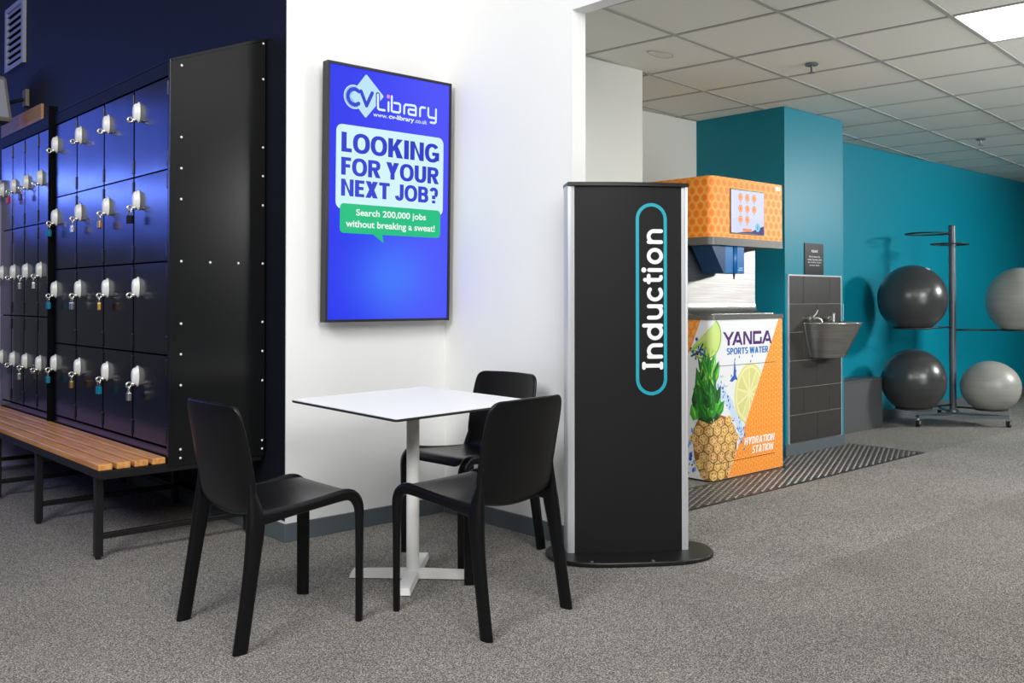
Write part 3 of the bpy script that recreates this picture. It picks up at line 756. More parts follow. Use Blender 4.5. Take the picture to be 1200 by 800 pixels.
dup(ch, (2.815, 3.392, 0), math.radians(183.5), label='black moulded chair behind the white table, against the white wall', group='black moulded chairs around the white table')

# ================================================================== TABLE
t = root('cafe_table', (2.35, 3.215, 0), 'square white pedestal table with a dark edge between three black chairs', 'table')
Q = [(1.956, 2.779), (2.749, 2.873), (2.785, 3.72), (2.003, 3.622)]
def rcorner(q, r, n=5):
    out = []
    for i in range(len(q)):
        p_, a, b = Vector(q[i]), Vector(q[i - 1]), Vector(q[(i + 1) % len(q)])
        d1, d2 = (a - p_).normalized(), (b - p_).normalized()
        for k in range(n + 1):
            u = k / n; out.append(tuple(p_ + d1 * r * (1 - u) ** 2 + d2 * r * u ** 2))
    return out
q = rcorner(Q, .018)
bm = B(); prism(bm, q, .737, .740); obj('top_surface', bm, 'tabletop', t)
bm = B(); qc = [(2.374 + (x - 2.374) * .993, 3.248 + (y - 3.248) * .993) for x, y in q]
fixn(loft(bm, [[(x, y, .727) for x, y in qc], [(x, y, .730) for x, y in q], [(x, y, .7369) for x, y in q]])); obj('top_edge', bm, 'tableedge', t)
bm = B(); box(bm, 2.35 - .11, 2.35 + .11, 3.215 - .11, 3.215 + .11, .719, .7265, .003); obj('mounting_plate', bm, 'whitemetal', t)
bm = B(); cyl(bm, (2.35, 3.215, .033), (2.35, 3.215, .7185), .027, 32); obj('pedestal', bm, 'whitemetal', t, smooth=True).modifiers.new('e', 'EDGE_SPLIT').split_angle = .7
bm = B(); cyl(bm, (2.35, 3.215, .022), (2.35, 3.215, .034), .040, 28, .030); obj('collar', bm, 'whitemetal', t)
for a, L0 in ((-45, .265), (45, .29), (135, .265), (225, .255)):
    bm = B(); r0 = .0 
    fixn(loft(bm, [[(.0, -.030, .0045), (.0, .030, .0045), (.0, .026, .036), (.0, -.026, .036)], [(L0, -.030, .0045), (L0, .030, .0045), (L0 - .01, .026, .030), (L0 - .01, -.026, .030)]]))
    bmesh.ops.transform(bm, matrix=Matrix.Translation((2.35, 3.215, 0)) @ Matrix.Rotation(math.radians(a), 4, 'Z'), verts=bm.verts)
    f_ = obj('foot', bm, 'whitemetal', t)
    bm = B(); cyl(bm, (L0 - .03, 0, 0), (L0 - .03, 0, .0045), .012, 12)
    bmesh.ops.transform(bm, matrix=Matrix.Translation((2.35, 3.215, 0)) @ Matrix.Rotation(math.radians(a), 4, 'Z'), verts=bm.verts)
    obj('glide', bm, 'rubber', f_)

# ================================================================== TOTEM
ta = math.radians(-35.82)
t = root('display_totem', (3.277, 2.827, 0), 'tall black display totem with white upright lettering in a teal outline', 'totem', rz=ta)
# local frame: +x along the face to the right, -y towards us
bm = B(); pts = []
for k in range(56):
    a = 2 * pi * k / 56; c, s_ = math.cos(a), math.sin(a)
    pts.append((.385 * math.copysign(abs(c) ** .62, c) + .01, .03 + (.22 if s_ < 0 else .175) * math.copysign(abs(s_) ** .85, s_)))
fixn(loft(bm, [[(x * .995, y * .99, .003) for x, y in pts], [(x, y, .006) for x, y in pts], [(x, y, .017) for x, y in pts], [(x * .993, y * .99, .021) for x, y in pts]])); obj('base_plate', bm, 'totembase', t, world=False)
for x in (-.2, .07):
    bm = B(); yy = .03 - .22 * (1 - (abs(x) / .385) ** (2 / .62)) ** (.85 / 2)
    cyl(bm, (x, yy + .02, .021), (x, yy + .02, .025), .008, 10); obj('screw', bm, 'steel', t, world=False)
HB, HT = .0215, 1.684
def bow(x): return -.004 - .022 * (1 - (x / .25) ** 2)
bm = B(); n = 17; xs = [-.249 + .498 * k / (n - 1) for k in range(n)]
fr = [(x, bow(x)) for x in xs] + [(x, .09 - bow(x)) for x in xs[::-1]]
prism(bm, fr, HB, HT); obj('panel', bm, 'totem', t, world=False, smooth=True).modifiers.new('e', 'EDGE_SPLIT').split_angle = .5
for s_ in (-1, 1):
    bm = B()
    prof = [(s_ * .2495, -.006), (s_ * .262, -.010), (s_ * .2635, -.006), (s_ * .2665, -.006), (s_ * .268, -.009), (s_ * .279, -.004), (s_ * .284, .010), (s_ * .284, .080), (s_ * .279, .094), (s_ * .2495, .096)]
    prism(bm, prof, HB, HT); obj('side_extrusion', bm, 'alu', t, world=False)
bm = B(); cp = [(x * 1.135 + 0, (bow(x) - .012)) for x in xs] + [(x * 1.135, .102 - bow(x)) for x in xs[::-1]]
fixn(loft(bm, [[(x, y, HT + .0005) for x, y in cp], [(x, y, HT + .014) for x, y in cp], [(x * .99, y * .97, HT + .017) for x, y in cp]])); obj('top_cap', bm, 'totembase', t, world=False)
p = Print(); TL = (30, 160, 178)
cx, rw, zt_, zb_ = .104, .0665, 1.600 - .0665, .739 + .0665
q = [(cx + rw * math.cos(a), zt_ + rw * math.sin(a)) for a in [k * pi / 24 for k in range(25)]] + [(cx - rw * math.cos(a), zb_ - rw * math.sin(a)) for a in [k * pi / 24 for k in range(25)]]
p.stroke(q, .0155, TL, 1, closed=True)
def T(tx, ty): return (.1505 - ty, tx)                 # lettering runs upwards
def ts(pts, wd=.0180): p.stroke([T(*a) for a in pts], wd, (238, 238, 238), 2)
def arc(cx_, cy_, rx, ry, a0, a1, n=14): return [(cx_ + rx * math.cos(math.radians(a0 + (a1 - a0) * k / n)), cy_ + ry * math.sin(math.radians(a0 + (a1 - a0) * k / n))) for k in range(n + 1)]
XH, AS = .060, .083
ts([(.866, 0), (.866, AS)]); ts([(.857, 0), (.875, 0)]); ts([(.857, AS), (.875, AS)])
def nn(x0, x1): r = (x1 - x0) / 2; ts([(x0, 0), (x0, XH)]); ts([(x0, XH - r + .004)] + arc((x0 + x1) / 2, XH - r, r, r, 180, 0) + [(x1, 0)])
def uu(x0, x1): r = (x1 - x0) / 2; ts([(x0, XH)] + arc((x0 + x1) / 2, r, r, r, 180, 360) + [(x1, XH)]); ts([(x1, r), (x1, 0)])
nn(.907, .959)
ts(arc(1.020, .030, .0290, .030, 0, 360, 22)); ts([(1.049, 0), (1.049, AS)])
uu(1.085, 1.137)
ts(arc(1.196, .030, .0285, .030, 52, 308, 18))
ts([(1.257, .078), (1.257, .012)] + arc(1.268, .012, .011, .011, 180, 285, 6)); ts([(1.246, XH), (1.276, XH)])
ts([(1.302, 0), (1.302, XH - .002)]); p.disc(*T(1.302, .083), .0118, (238, 238, 238), 2)
ts(arc(1.366, .030, .0285, .030, 0, 360, 22)); nn(1.430, 1.480)
p.build('lettering', 'print', t, lambda u, v, off: wmat(t) @ Vector((u, bow(u) - .0006 - off, v)), cuts=[.04 + .012 * k for k in range(12)])

# ================================================================== HYDRATION STATION
mx0, mx1, my0, my1 = 4.955, 5.771, 3.575, 4.20
R0 = .045
t = root('hydration_machine', (5.363, 3.9, 0), 'orange and white sports water dispensing machine beside the teal pillar', 'machine')
def mpoly(x0, x1, y0, y1, r, n=8):
    q = [(x1, y0), (x1, y1), (x0, y1)]
    return q + [(x0 + r - r * math.cos(a), y0 + r - r * math.sin(a)) for a in [k * pi / 2 / n for k in range(n + 1)]]
def msolid(name, x0, x1, y0, y1, z0, z1, m, r=R0):
    bm = B(); prism(bm, mpoly(x0, x1, y0, y1, r), z0, z1); return obj(name, bm, m, t, smooth=True)
def es(o): o.modifiers.new('e', 'EDGE_SPLIT').split_angle = .6; return o
es(msolid('cabinet', mx0, mx1, my0, my1, .012, 1.035, 'wht'))
es(msolid('plinth', mx0 + .02, mx1 - .02, my0 + .02, my1 - .02, 0, .0115, 'rubber'))
es(msolid('worktop', mx0 - .006, mx1 + .004, my0 - .006, my1, 1.0355, 1.066, 'ssgrey'))
bm = B(); prof = [(3.70, 1.0665), (3.735, 1.070), (3.760, 1.085), (3.775, 1.11), (3.78, 1.14), (3.78, 1.518), (3.80, 1.518), (3.80, 1.0665)]
fixn(loft(bm, [[(x, y, z) for y, z in prof] for x in (mx0 + .006, 5.752)])); o = obj('splashback', bm, 'ss', t, smooth=True); es(o)
bm = B(); box(bm, mx0 + .006, 5.752, 3.8005, my1, 1.0665, 1.518); obj('spine', bm, 'wht', t)
bm = B(); box(bm, mx0 + .03, 5.70, 3.60, 3.69, 1.0662, 1.074, .003); dtr = obj('drip_tray', bm, 'ss', t)
es(msolid('top_housing', mx0, mx1 + .002, my0, my1, 1.569, 1.960, 'orange'))
es(msolid('steel_band', mx0 - .003, mx1 + .005, my0 - .003, my1, 1.5185, 1.5685, 'ssgrey'))
# dispensing hood
bm = B(); box(bm, 5.135, 5.225, 3.60, 3.74, 1.338, 1.5183, .006); box(bm, 5.262, 5.345, 3.595, 3.74, 1.338, 1.5183, .004)
fixn(bm); hood = obj('dispensing_hood', bm, 'bluep', t)
bm = B(); fixn(loft(bm, [[(4.985, 3.60, 1.5183), (5.134, 3.60, 1.5183), (5.134, 3.76, 1.5183), (4.985, 3.76, 1.5183)], [(5.118, 3.60, 1.338), (5.134, 3.60, 1.338), (5.134, 3.76, 1.338), (5.118, 3.76, 1.338)]]))
obj('hood_wing', bm, 'bluedark', hood)
bm = B(); cyl(bm, (5.243, 3.606, 1.334), (5.243, 3.606, 1.518), .017, 18); obj('filler_column', bm, 'bluep', hood, smooth=True)
bm = B(); cyl(bm, (5.243, 3.606, 1.300), (5.243, 3.606, 1.3338), .004, 10, .008); obj('nozzle', bm, 'padblack', hood)
def mmap(s_, z, off):
    L = R0 * pi / 2
    # s_ measured from the sharp corner; unwrap round the radius
    a0, a1 = -R0, R0
    if s_ >= R0: return (mx0 + s_, my0 - off, z)
    if s_ <= -R0: return (mx0 - off, my0 - s_, z)
    th = (s_ + R0) / (2 * R0) * pi / 2
    cx_, cy_ = mx0 + R0, my0 + R0; r = R0 + off
    return (cx_ - r * math.cos(th), cy_ - r * math.sin(th), z)
cuts = [-R0 + R0 * k / 4 for k in range(9)]
# ---- lower artwork
p = Print(); W = .814; OR, OL = (255, 146, 38), (255, 178, 92)
Z0_, Z1_ = .013, 1.034
def redge(z): return .165 + z * (.768 - .165) / 1.029
p.poly([(redge(Z0_), Z0_), (W, Z0_), (W, Z1_), (redge(Z1_), Z1_)], OR, 1)
hexes(p, .15, W, Z0_, Z1_, .062, .0265, OL, 2, clipf=[lambda q: q[0] - redge(q[1]) - .004])
hexes(p, .15, W, Z0_, Z1_, .062, .0165, (255, 150, 48), 3, clipf=[lambda q: q[0] - redge(q[1]) - .006])
p.poly([(-.60, Z1_), (-.088, Z1_), (-.176, .827), (-.60, .40)], OR, 1)
hexes(p, -.60, -.09, .42, Z1_, .062, .024, OL, 2, clipf=[lambda q: (-.088 - q[0]) * (Z1_ - .827) - (Z1_ - q[1]) * .088 - .001, lambda q: (q[1] - .42) - (q[0] + .6)])
random.seed(11)
def blob(cx_, cy_, rx, ry, n=14, j=.25): return [(cx_ + rx * (1 + random.uniform(-j, j)) * math.cos(2 * pi * k / n), cy_ + ry * (1 + random.uniform(-j, j)) * math.sin(2 * pi * k / n)) for k in range(n)]
# water splash ribbons
B1, B2, B3 = (38, 92, 190), (120, 170, 230), (205, 225, 245)
def ribbon(pts, w0, col, lay):
    for i in range(3):
        q = [(x + random.uniform(-.014, .014), y + random.uniform(-.014, .014)) for x, y in pts]
        p.stroke(q, w0 * random.uniform(.3, 1), col, lay)
arcp = [(-.02, .60), (.04, .60), (.09, .575), (.14, .54), (.19, .49), (.24, .43), (.29, .37), (.32, .30)]
ribbon(arcp, .060, B3, 4); ribbon(arcp, .030, B2, 5); ribbon(arcp, .012, B1, 6)
for k in range(70):
    x, y = random.choice(arcp); p.poly(blob(x + random.gauss(0, .028), y + random.gauss(0, .035), random.uniform(.003, .011), random.uniform(.004, .013), 7), random.choice((B1, B1, B2, B3)), 7)
for k in range(60): p.poly(blob(random.uniform(-.30, -.12), random.uniform(.04, .42), random.uniform(.004, .016), random.uniform(.006, .022), 7), random.choice((B1, B1, B2, B3)), 5)
for k in range(40): p.poly(blob(random.gauss(.33, .03), random.gauss(.30, .06), random.uniform(.003, .010), random.uniform(.004, .012), 7), random.choice((B1, B2)), 5)
p.poly([(.232, .67), (.245, .785), (.256, .73), (.262, .67), (.285, .635), (.25, .645), (.22, .63), (.19, .635), (.215, .66)], B1, 6)
for x, y in ((.25, .775), (.30, .79), (.26, .70), (.21, .67), (.45, .79), (.43, .755)): p.poly(blob(x, y, .006, .010, 7), B1, 7)
# lemon slice cut by the orange edge
def slice_(cx_, cy_, rx, ry, rind, pith, flesh, seg, lay, rot, a0=0, a1=2 * pi):
    p.disc(cx_, cy_, rx, rind, lay, ry, 36, a0, a1, rot); p.disc(cx_, cy_, rx * .93, pith, lay + 1, ry * .93, 36, a0, a1, rot); 
    m_ = 10
    for k in range(m_):
        b0 = a0 + (a1 - a0) * (k + .06) / m_; b1 = a0 + (a1 - a0) * (k + .94) / m_
        q = [(cx_, cy_)]
        q = []
        for r0_, rg in ((.12, (b0, b1)), (.84, None)):
            if rg: aa = [(b0 + b1) / 2]
            else: aa = [b1 - (b1 - b0) * i / 5 for i in range(6)][::-1]
            for a in aa:
                X, Y = rx * r0_ * math.cos(a), ry * r0_ * math.sin(a); q.append((cx_ + X * math.cos(rot) - Y * math.sin(rot), cy_ + X * math.sin(rot) + Y * math.cos(rot)))
        p.poly(q, seg if k % 2 else flesh, lay + 2)
sv = p.p; p.p = []
slice_(.415, .545, .168, .200, (228, 222, 120), (236, 236, 176), (220, 218, 140), (226, 223, 152), 8, -.25)
p.p = [(half(q, lambda a: redge(a[1]) - .003 - a[0]), c, l) for q, c, l in p.p]; p.p = sv + [x for x in p.p if len(x[0]) > 2]
# lime slice, half, over the corner
slice_(-.045, .918, .150, .132, (126, 184, 44), (205, 228, 130), (158, 206, 62), (172, 214, 80), 8, math.radians(-150), 0, math.radians(205))
# pineapple body (cut off by the orange field)
keep_ = p.p; p.p = []
PB = [(-.150, .240), (-.145, .330), (-.105, .400), (-.02, .430), (.09, .425), (.18, .400), (.245, .340), (.270, .250), (.262, .160), (.225, .070), (.165, Z0_), (-.06, Z0_), (-.115, .075), (-.140, .150)]
p.poly(PB, (150, 96, 40), 11)
def inside(x, y):
    c = False
    for (x0, y0), (x1, y1) in zip(PB, PB[1:] + PB[:1]):
        if (y0 > y) != (y1 > y) and x < (x1 - x0) * (y - y0) / (y1 - y0) + x0: c = not c
    return c
ro = 0; y = .045
while y < .43:
    x = -.145 + (.040 if ro % 2 else 0); xr = x; yr = y
    while x < .28:
        if inside(x, y) and (inside(x + .018, y) or inside(x - .018, y)):
            f_ = random.uniform(-14, 14); x0_, y0__ = x, y; x += random.uniform(-.005, .005); y += random.uniform(-.004, .004)
            def hx(rx, ry, col, lay, jj=.1): p.poly([(x + rx * math.sin(k * pi / 3 + .15) * (1 + random.uniform(-jj, jj)), y + ry * math.cos(k * pi / 3 + .15) * (1 + random.uniform(-jj, jj))) for k in range(6)], col, lay)
            hx(.039, .034, (226 + f_, 190 + f_, 116), 12); hx(.026, .024, (198 + f_, 104 + f_, 30), 13); hx(.018, .016, (236, 196 + f_, 118), 14, .25)
            for k in range(5):
                a = k * 2 * pi / 5 + random.random(); p.poly([(x, y), (x + .026 * math.cos(a - .14), y + .026 * math.sin(a - .14)), (x + .026 * math.cos(a + .14), y + .026 * math.sin(a + .14))], (244, 226, 168), 15)
        x = xr + .080; y = yr
        xr = x
    y += .056; ro += 1
# crown leaves
p.poly([(-.14, .40), (-.16, .52), (-.12, .66), (-.06, .76), (-.01, .74), (.04, .62), (.09, .50), (.07, .41), (0, .37)], (16, 70, 26), 15.9)
LV = [(28, 110, 30), (44, 140, 36), (80, 168, 48), (20, 84, 28), (110, 188, 70)]
lv = []
for k in range(46):
    r = k / 46; bx = -.03 + random.uniform(-.10, .10) * (.5 + r * .5); by = .70 - .31 * r + random.uniform(-.01, .01)
    an = math.radians(90 + random.uniform(-1, 1) * (22 + 50 * r)) ; Ln = .150 - .045 * r; wd = .021 + .013 * r
    if bx - .02 < -.09: an = max(an, math.radians(95))
    tx, ty = bx + Ln * math.cos(an), by + Ln * math.sin(an); nx, ny = -math.sin(an), math.cos(an)
    mxp, myp = bx + .45 * Ln * math.cos(an), by + .45 * Ln * math.sin(an)
    lv.append(([(bx - nx * wd * .7, by - ny * wd * .7), (mxp - nx * wd, myp - ny * wd), (tx, ty), (mxp + nx * wd, myp + ny * wd), (bx + nx * wd * .7, by + ny * wd * .7)],
               [(bx, by), (mxp - nx * wd * .45, myp - ny * wd * .45), (tx, ty), (mxp, myp)], k))
for a, b, k in lv:
    c = random.choice(LV); p.poly(a, c, 16 + k * .12); p.poly(b, tuple(min(255, q * 1.35 + 10) for q in c), 16.06 + k * .12)
p.p = [(half(q, lambda a: redge(a[1]) - .002 - a[0]), c, l) for q, c, l in p.p]; p.p = keep_ + [x for x in p.p if len(x[0]) > 2]
# water over lime
for k in range(22): p.poly(blob(-.11 + random.gauss(0, .03), .84 + random.gauss(0, .03), random.uniform(.004, .012), random.uniform(.004, .014), 7), random.choice(((30, 50, 120), B1, B3)), 23)
p.stroke([(-.16, .80), (-.10, .83), (-.07, .88)], .012, (28, 44, 110), 23); p.stroke([(-.10, .83), (-.04, .80)], .010, (40, 70, 150), 23)
# lettering
PU, BL = (72, 18, 104), (22, 112, 190)
def PS(pts, w_=.0215, c=PU): p.stroke(pts, w_, c, 24, round=False)
y0_, y1_ = .868, .956
def lt(ch_, x, w_):
    yb_, yt_ = y0_, y1_; h = yt_ - yb_
    if ch_ == 'Y': p.poly([(x, yt_), (x + .026, yt_), (x + w_ / 2, yb_ + h * .58), (x + w_ - .026, yt_), (x + w_, yt_), (x + w_ / 2 + .012, yb_ + h * .38), (x + w_ / 2 + .012, yb_), (x + w_ / 2 - .012, yb_), (x + w_ / 2 - .012, yb_ + h * .38)], PU, 24)
    if ch_ == 'A':
        p.poly([(x, yb_), (x + .024, yb_), (x + w_ * .58, yt_ - .022), (x + w_ * .58, yt_), (x + w_ * .42, yt_)], PU, 24)
        p.poly([(x + w_, yb_), (x + w_ - .022, yb_), (x + w_ * .50, yt_), (x + w_ * .66, yt_)], PU, 24.2); p.rect(x + w_ * .38, yb_ + .016, x + w_ * .80, yb_ + .034, PU, 24.1)
    if ch_ == 'N': p.rect(x, yb_, x + .021, yt_, PU, 24); p.rect(x + w_ - .021, yb_, x + w_, yt_, PU, 24); p.poly([(x, yt_), (x + .026, yt_), (x + w_, yb_), (x + w_ - .026, yb_)], PU, 24.1)
    if ch_ == 'G':
        p.rect(x, yb_, x + .021, yt_, PU, 24); p.rect(x, yt_ - .020, x + w_ - .006, yt_, PU, 24.1); p.rect(x, yb_, x + w_ - .004, yb_ + .020, PU, 24.1); p.rect(x + w_ - .021, yb_, x + w_, yb_ + h * .52, PU, 24.2)
for ch_, x, w_ in (('Y', .117, .125), ('A', .218, .118), ('N', .345, .100), ('G', .458, .104), ('A', .562, .122)): lt(ch_, x, w_)
block(p, 'SPORTS WATER', .158, .808, .638, .851, BL, 24, 1, .25, .18)
block(p, 'HYDRATION', .352, .204, .706, .253, (255, 250, 240), 24, 1, .24, .18, shear=.18)
block(p, 'STATION', .442, .142, .692, .191, (255, 250, 240), 24, 1, .24, .18, shear=.18)
p.rect(.069, .737, .722, .7405, (70, 72, 76), 24); p.rect(.030, .115, .718, .1185, (60, 40, 25), 24)
p.rect(.069, .60, .071, .737, (205, 208, 212), 24); p.rect(.722, .60, .724, .7405, (235, 150, 60), 24)
p.text('pure', .086, .664, .120, .677, (90, 92, 96), 24, .0)
p.build('printed_artwork', 'print', t, mmap, cuts=cuts, step=.00004)
# ---- upper housing artwork: darker hexagons
p = Print()
hexes(p, -.60, W, 1.571, 1.958, .064, .0275, (255, 146, 40), 1); hexes(p, -.60, W, 1.571, 1.958, .064, .019, (251, 128, 20), 2)
p.rrect(.735, 1.915, .795, 1.945, .004, (235, 225, 215), 4)
p.build('printed_pattern', 'print', t, mmap, cuts=cuts, step=.0001)
# ---- touchscreen
bm = B(); box(bm, mx0 + .198, mx0 + .590, my0 - .006, my0 - .001, 1.597, 1.893, .002); ts_ = obj('screen_frame', bm, 'padblack', t)
p = Print(); p.rect(.206, 1.605, .582, 1.884, (212, 216, 248), 0); p.rect(.206, 1.70, .582, 1.884, (218, 222, 250), 1)
p.poly([(.270, 1.605), (.33, 1.612), (.44, 1.620), (.50, 1.640), (.582, 1.662), (.582, 1.605)], (46, 38, 120), 2)
for j, z in enumerate((1.841, 1.766, 1.695)):
    for i, x in enumerate((.309, .387, .467)):
        if j == 2 and i == 2: continue
        p.disc(x, z, .026, (232, 150, 100), 3, .026); p.disc(x, z, .020, (252, 190, 135), 4, .020)
        p.poly(blob(x, z, .009, .013, 8, .2), (238, 128, 72), 5); p.rect(x - .014, z - .036, x + .014, z - .032, (170, 165, 215), 3)
p.rrect(.332, 1.616, .438, 1.636, .006, (250, 140, 80), 4); p.disc(.508, 1.648, .028, (90, 190, 225), 5, .029); p.disc(.508, 1.648, .021, (140, 215, 238), 6, .022)
p.rect(.502, 1.634, .514, 1.662, (40, 130, 190), 7)
p.build('touchscreen_picture', 'screenprint', ts_, lambda u, v, off: (mx0 + u, my0 - .0063 - off, v), step=.0001)
p = Print()
for k in range(2): p.rect(.330 - .012 * k, 1.372 - .013 * k, .372, 1.376 - .013 * k, (190, 215, 235), 1)
p.build('hood_lettering', 'print', hood, lambda u, v, off: (mx0 + u, 3.5948 - off, v))

# ================================================================== MAT
t = root('studded_mat', (5.5, 3.5, 0), 'dark studded floor mat in front of the machine and the drinking basin', 'mat')
bm = B(); prism(bm, [(4.0, 3.19), (7.12, 3.19), (7.12, 3.784), (5.79, 3.784), (5.79, 3.562), (4.0, 3.562)], .0018, .007); obj('mat_sheet', bm, 'matrub', t)
vs, fs = [], []
nx, ny = 67, 15
for i in range(nx):
    for j in range(ny):
        x, y = 4.03 + i * .046, 3.214 + j * .0395; h0, h1 = .007, .0120
        if i % 2: y += .0197
        if (x < 5.80 and y > 3.548) or y > 3.772: continue
        k = len(vs)
        for z, s_ in ((h0, .0155), (h1, .0110)):
            vs += [(x - s_, y - s_ * .75, z), (x + s_, y - s_ * .75, z), (x + s_, y + s_ * .75, z), (x - s_, y + s_ * .75, z)]
        fs += [(k + 4, k + 5, k + 6, k + 7)] + [(k + q, k + (q + 1) % 4, k + 4 + (q + 1) % 4, k + 4 + q) for q in range(4)]
me = bpy.data.meshes.new('studs'); me.from_pydata([Vector(v) - t.location for v in vs], [], fs); me.materials.append(M['stud']); o = link('studs', me, t); o['kind'] = 'stuff'

# ================================================================== TILED PANEL, SIGN, BASIN
t = root('tiled_panel', (6.585, 3.799, .1), 'panel of charcoal wall tiles in a silver trim on the teal pillar', 'tiles')
bm = B(); box(bm, 6.205, 6.965, 3.790, 3.7995, .0925, 1.345); obj('grout_bed', bm, 'grout', t)
bm = B()
for a, b, c, d in ((6.197, 6.205, .0925, 1.353), (6.965, 6.973, .0925, 1.353), (6.205, 6.965, 1.345, 1.353)): box(bm, a, b, 3.784, 3.7995, c, d)
obj('edge_trim', bm, 'alu', t)
zr = [1.343, 1.133, .921, .708, .505, .303, .094]
for i in range(6):
    js = [6.206] + ([6.406, 6.79] if i % 2 == 0 else [6.60]) + [6.964]
    for a, b in zip(js, js[1:]):
        bm = B(); box(bm, a + .0022, b - .0022, 3.784, 3.7899, zr[i + 1] + .0022, zr[i] - .0022, .0015, 1); obj('tile', bm, 'tilemat', t)
t = root('notice_sign', (6.576, 3.799, 1.36), 'small black notice with white text above the tiled panel', 'sign')
bm = B(); box(bm, 6.439, 6.713, 3.792, 3.7995, 1.357, 1.597, .001); obj('sign_plate', bm, 'padblack', t)
p = Print()
block(p, 'PLEASE', 6.535, 1.528, 6.625, 1.546, (225, 225, 225), 1, 1, .2, .17)
for k, (s_, hw) in enumerate((("Don't leave the", .080), ('water fountain with', .102), ('the remains of your', .098), ('protein shake', .072))):
    p.text(s_, 6.58 - hw, 1.488 - k * .0225, 6.58 + hw, 1.503 - k * .0225, (215, 215, 215), 1, .01)
p.build('sign_lettering', 'print', t, lambda u, v, off: (u, 3.7918 - off, v), step=.0002)
# light scuff plate on the pillar edge
bm = B(); box(bm, 7.0301, 7.034, 3.80, 3.806, 1.0, 1.13); tag(obj('scuff_mark', bm, 'whitemetal'), 'small white scuff on the right edge of the teal pillar', 'mark')

t = root('drinking_basin', (6.66, 3.78, .72), 'conical stainless steel drinking basin fixed to the charcoal tiles', 'basin')
def dshape(cx_, a, b, z, n=28, y0=3.782): 
    return [(cx_ + a * math.cos(pi + pi * k / n), y0 + b * math.sin(pi + pi * k / n), z) for k in range(n + 1)]
R1 = [(6.665, .270, .300, .985), (6.665, .262, .290, .965), (6.665, .238, .25, .88), (6.665, .205, .20, .79), (6.665, .180, .168, .725)]
bm = B(); rings = [dshape(*r) for r in R1]
inner = [(6.665, .262, .292, .985), (6.665, .250, .278, .96), (6.665, .20, .20, .82), (6.665, .10, .11, .79)]
rings = rings[::-1] + [dshape(cx_, a, b, z, y0=3.778) for cx_, a, b, z in inner]
fixn(loft(bm, rings)); o = obj('bowl', bm, 'ss', t, smooth=True); es(o)
bm = B(); tube(bm, dshape(6.665, .270, .300, .987), .005, 8); obj('rim', bm, 'steel', t, smooth=True)
bm = B(); fixn(loft(bm, [[(6.385, 3.7815, .990), (6.393, 3.7815, .990), (6.393, 3.770, .990), (6.385, 3.770, .990)], [(6.480, 3.7815, .728), (6.488, 3.7815, .728), (6.488, 3.770, .728), (6.480, 3.770, .728)]])); obj('side_flange', bm, 'steel', t)
for x, nm in ((6.47, 'tap'), (6.745, 'bubbler')):
    bm = B(); cyl(bm, (x, 3.762, 1.02), (x, 3.783, 1.02), .022, 14); cyl(bm, (x, 3.735, 1.02), (x, 3.762, 1.02), .014, 14)
    if nm == 'tap': tube(bm, [(x, 3.735, 1.02), (x + .01, 3.71, 1.025), (x + .02, 3.69, 1.015), (x + .022, 3.685, .995)], [.013, .012, .010, .009], 10); tube(bm, [(x, 3.745, 1.03), (x + .03, 3.735, 1.06), (x + .045, 3.73, 1.085)], [.010, .007, .005], 8)
    else: cyl(bm, (x, 3.73, .992), (x, 3.73, 1.05), .015, 14); cyl(bm, (x, 3.73, 1.05), (x, 3.73, 1.062), .020, 14, .014)
    obj(nm, bm, 'steel', t, smooth=True).modifiers.new('e', 'EDGE_SPLIT').split_angle = .6

# ================================================================== BALL RACK
px_, py_ = 9.06, 3.79
t = root('ball_rack', (px_, py_, 0), 'grey wheeled ball rack with a tall pole and rings, by the teal wall', 'rack')
feet = [(8.535, 3.885), (9.10, 3.31), (9.50, 4.10)]
bm = B(); cyl(bm, (px_, py_, .105), (px_, py_, 1.862), .031, 24); o = obj('pole', bm, 'rack', t, smooth=True); es(o)
bm = B(); cyl(bm, (px_, py_, 1.8622), (px_, py_, 1.868), .031, 24, .026); obj('pole_cap', bm, 'rubber', t)
bm = B(); cyl(bm, (px_, py_, .1055), (px_, py_, .125), .055, 24, .050); obj('pole_collar', bm, 'rack', t)
bm = B()
def bar(bm, a, b, z0, z1, wd):
    a, b = Vector((a[0], a[1], 0)), Vector((b[0], b[1], 0)); d = (b - a).normalized(); n_ = Vector((-d.y, d.x, 0)) * wd / 2
    fixn(loft(bm, [[(a + n_ + Vector((0, 0, z0))), (a - n_ + Vector((0, 0, z0))), (a - n_ + Vector((0, 0, z1))), (a + n_ + Vector((0, 0, z1)))], [(b + n_ + Vector((0, 0, z0))), (b - n_ + Vector((0, 0, z0))), (b - n_ + Vector((0, 0, z1))), (b + n_ + Vector((0, 0, z1)))]]))
for f_ in feet:
    bm = B(); bar(bm, (px_, py_), f_, .084, .104, .045); obj('base_arm', bm, 'rack', t)
bm = B(); bar(bm, feet[0], feet[1], .078, .1035, .03); obj('base_bar', bm, 'rack', t)
for x, y in feet:
    bm = B(); cyl(bm, (x, y, .068), (x, y, .0835), .012, 12); box(bm, x - .018, x + .020, y - .022, y + .022, .060, .068); box(bm, x - .018, x + .018, y - .022, y - .018, .025, .066); box(bm, x - .018, x + .018, y + .018, y + .022, .025, .066)
    cs = obj('caster', bm, 'steel', t)
    bm = B(); cyl(bm, (x + .006, y - .014, .0305), (x + .006, y + .014, .0305), .030, 20); obj('wheel', bm, 'rubber', cs)
BR = .325
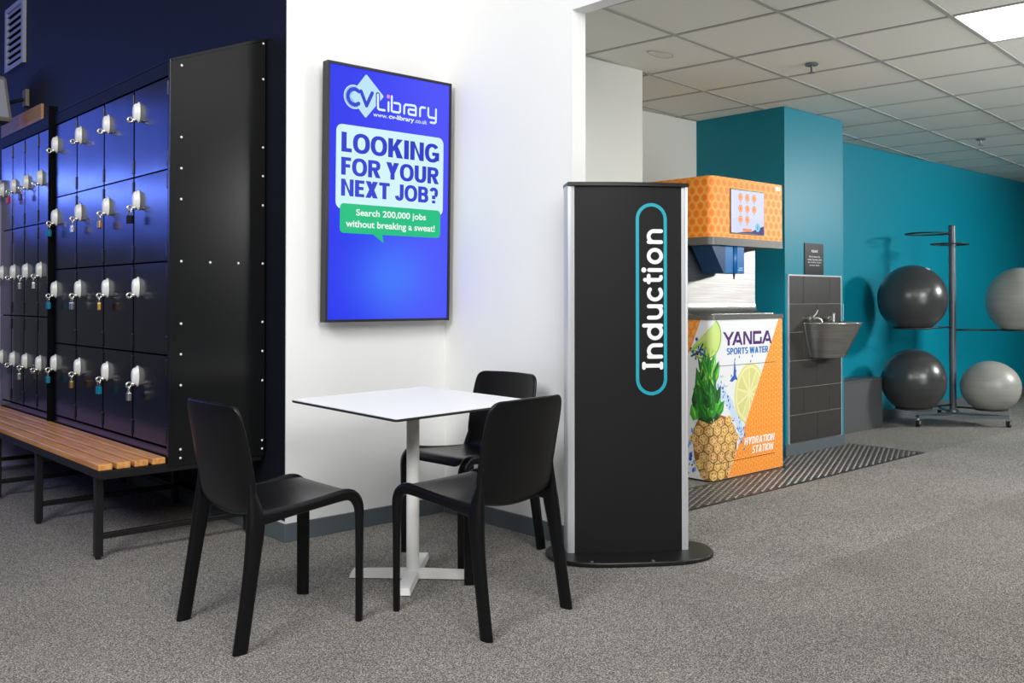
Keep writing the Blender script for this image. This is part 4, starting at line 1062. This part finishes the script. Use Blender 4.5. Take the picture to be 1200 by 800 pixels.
balls = [((8.457, 3.897, 1.171), .300, .308, 'ball_dark', 'charcoal exercise ball on the upper left ring of the rack'),
         ((8.484, 3.900, .424), .281, .290, 'ball_dark', 'charcoal exercise ball on the lower left ring of the rack'),
         ((9.500, 3.345, 1.150), .300, .315, 'ball_light', 'pale grey exercise ball held high at the right edge of the photo'),
         ((9.13, 3.478, .358), .258, .238, 'ball_light', 'pale grey exercise ball low on the right of the rack')]
def rring(cx_, cy_, z, r, label=None):
    bm = B(); tube(bm, [(cx_ + r * math.cos(2 * pi * k / 40), cy_ + r * math.sin(2 * pi * k / 40), z) for k in range(40)], .0075, 8, True)
    dx, dy = cx_ - px_, cy_ - py_; L = math.hypot(dx, dy); ux, uy = dx / L, dy / L
    if L > r + .04: tube(bm, [(px_ + ux * .028, py_ + uy * .028, z), (cx_ - ux * r, cy_ - uy * r, z)], .0085, 8)
    obj('ring_holder', bm, 'ringm', t, smooth=True)
for c, r, rz_, m_, lb in balls:
    bm = B(); bmesh.ops.create_uvsphere(bm, u_segments=48, v_segments=28, radius=1)
    rr_ = r * .60; zc = -rz_ * math.sqrt(1 - .36)
    for v in bm.verts:
        rad = math.hypot(v.co.x, v.co.y); v.co = (v.co.x * r, v.co.y * r, v.co.z * rz_)
        if v.co.z < -rz_ * .86: v.co.z = -rz_ * .86 + (v.co.z + rz_ * .86) * .35
    tb = root('exercise_ball', c, lb, 'ball', 'exercise balls on the rack')
    o = obj('ball_skin', bm, m_, tb, smooth=True, world=False)
    bm = B(); a = (-.25, -.35, 0); d = Vector((.017, -.473, .88)).normalized(); p0 = Vector((d.x * r, d.y * r, d.z * rz_))
    cyl(bm, p0 * .990, p0 * 1.006, .022, 14)
    if c[2] > 1.16: obj('plug', bm, 'plugw', tb, world=False)
    else: bm.free()
    rring(c[0], c[1], c[2] - rz_ * .855 - .004, r * .50 + .012)
# two spare rings high on the pole
rring(8.86, 3.94, 1.785, .19); rring(px_ + .02, py_ + .03, 1.69, .165)
bm = B(); tube(bm, [(px_ + .18, py_ + .03, 1.69), (px_ + .02, py_, 1.69)], .006, 6); obj('ring_brace', bm, 'ringm', t)
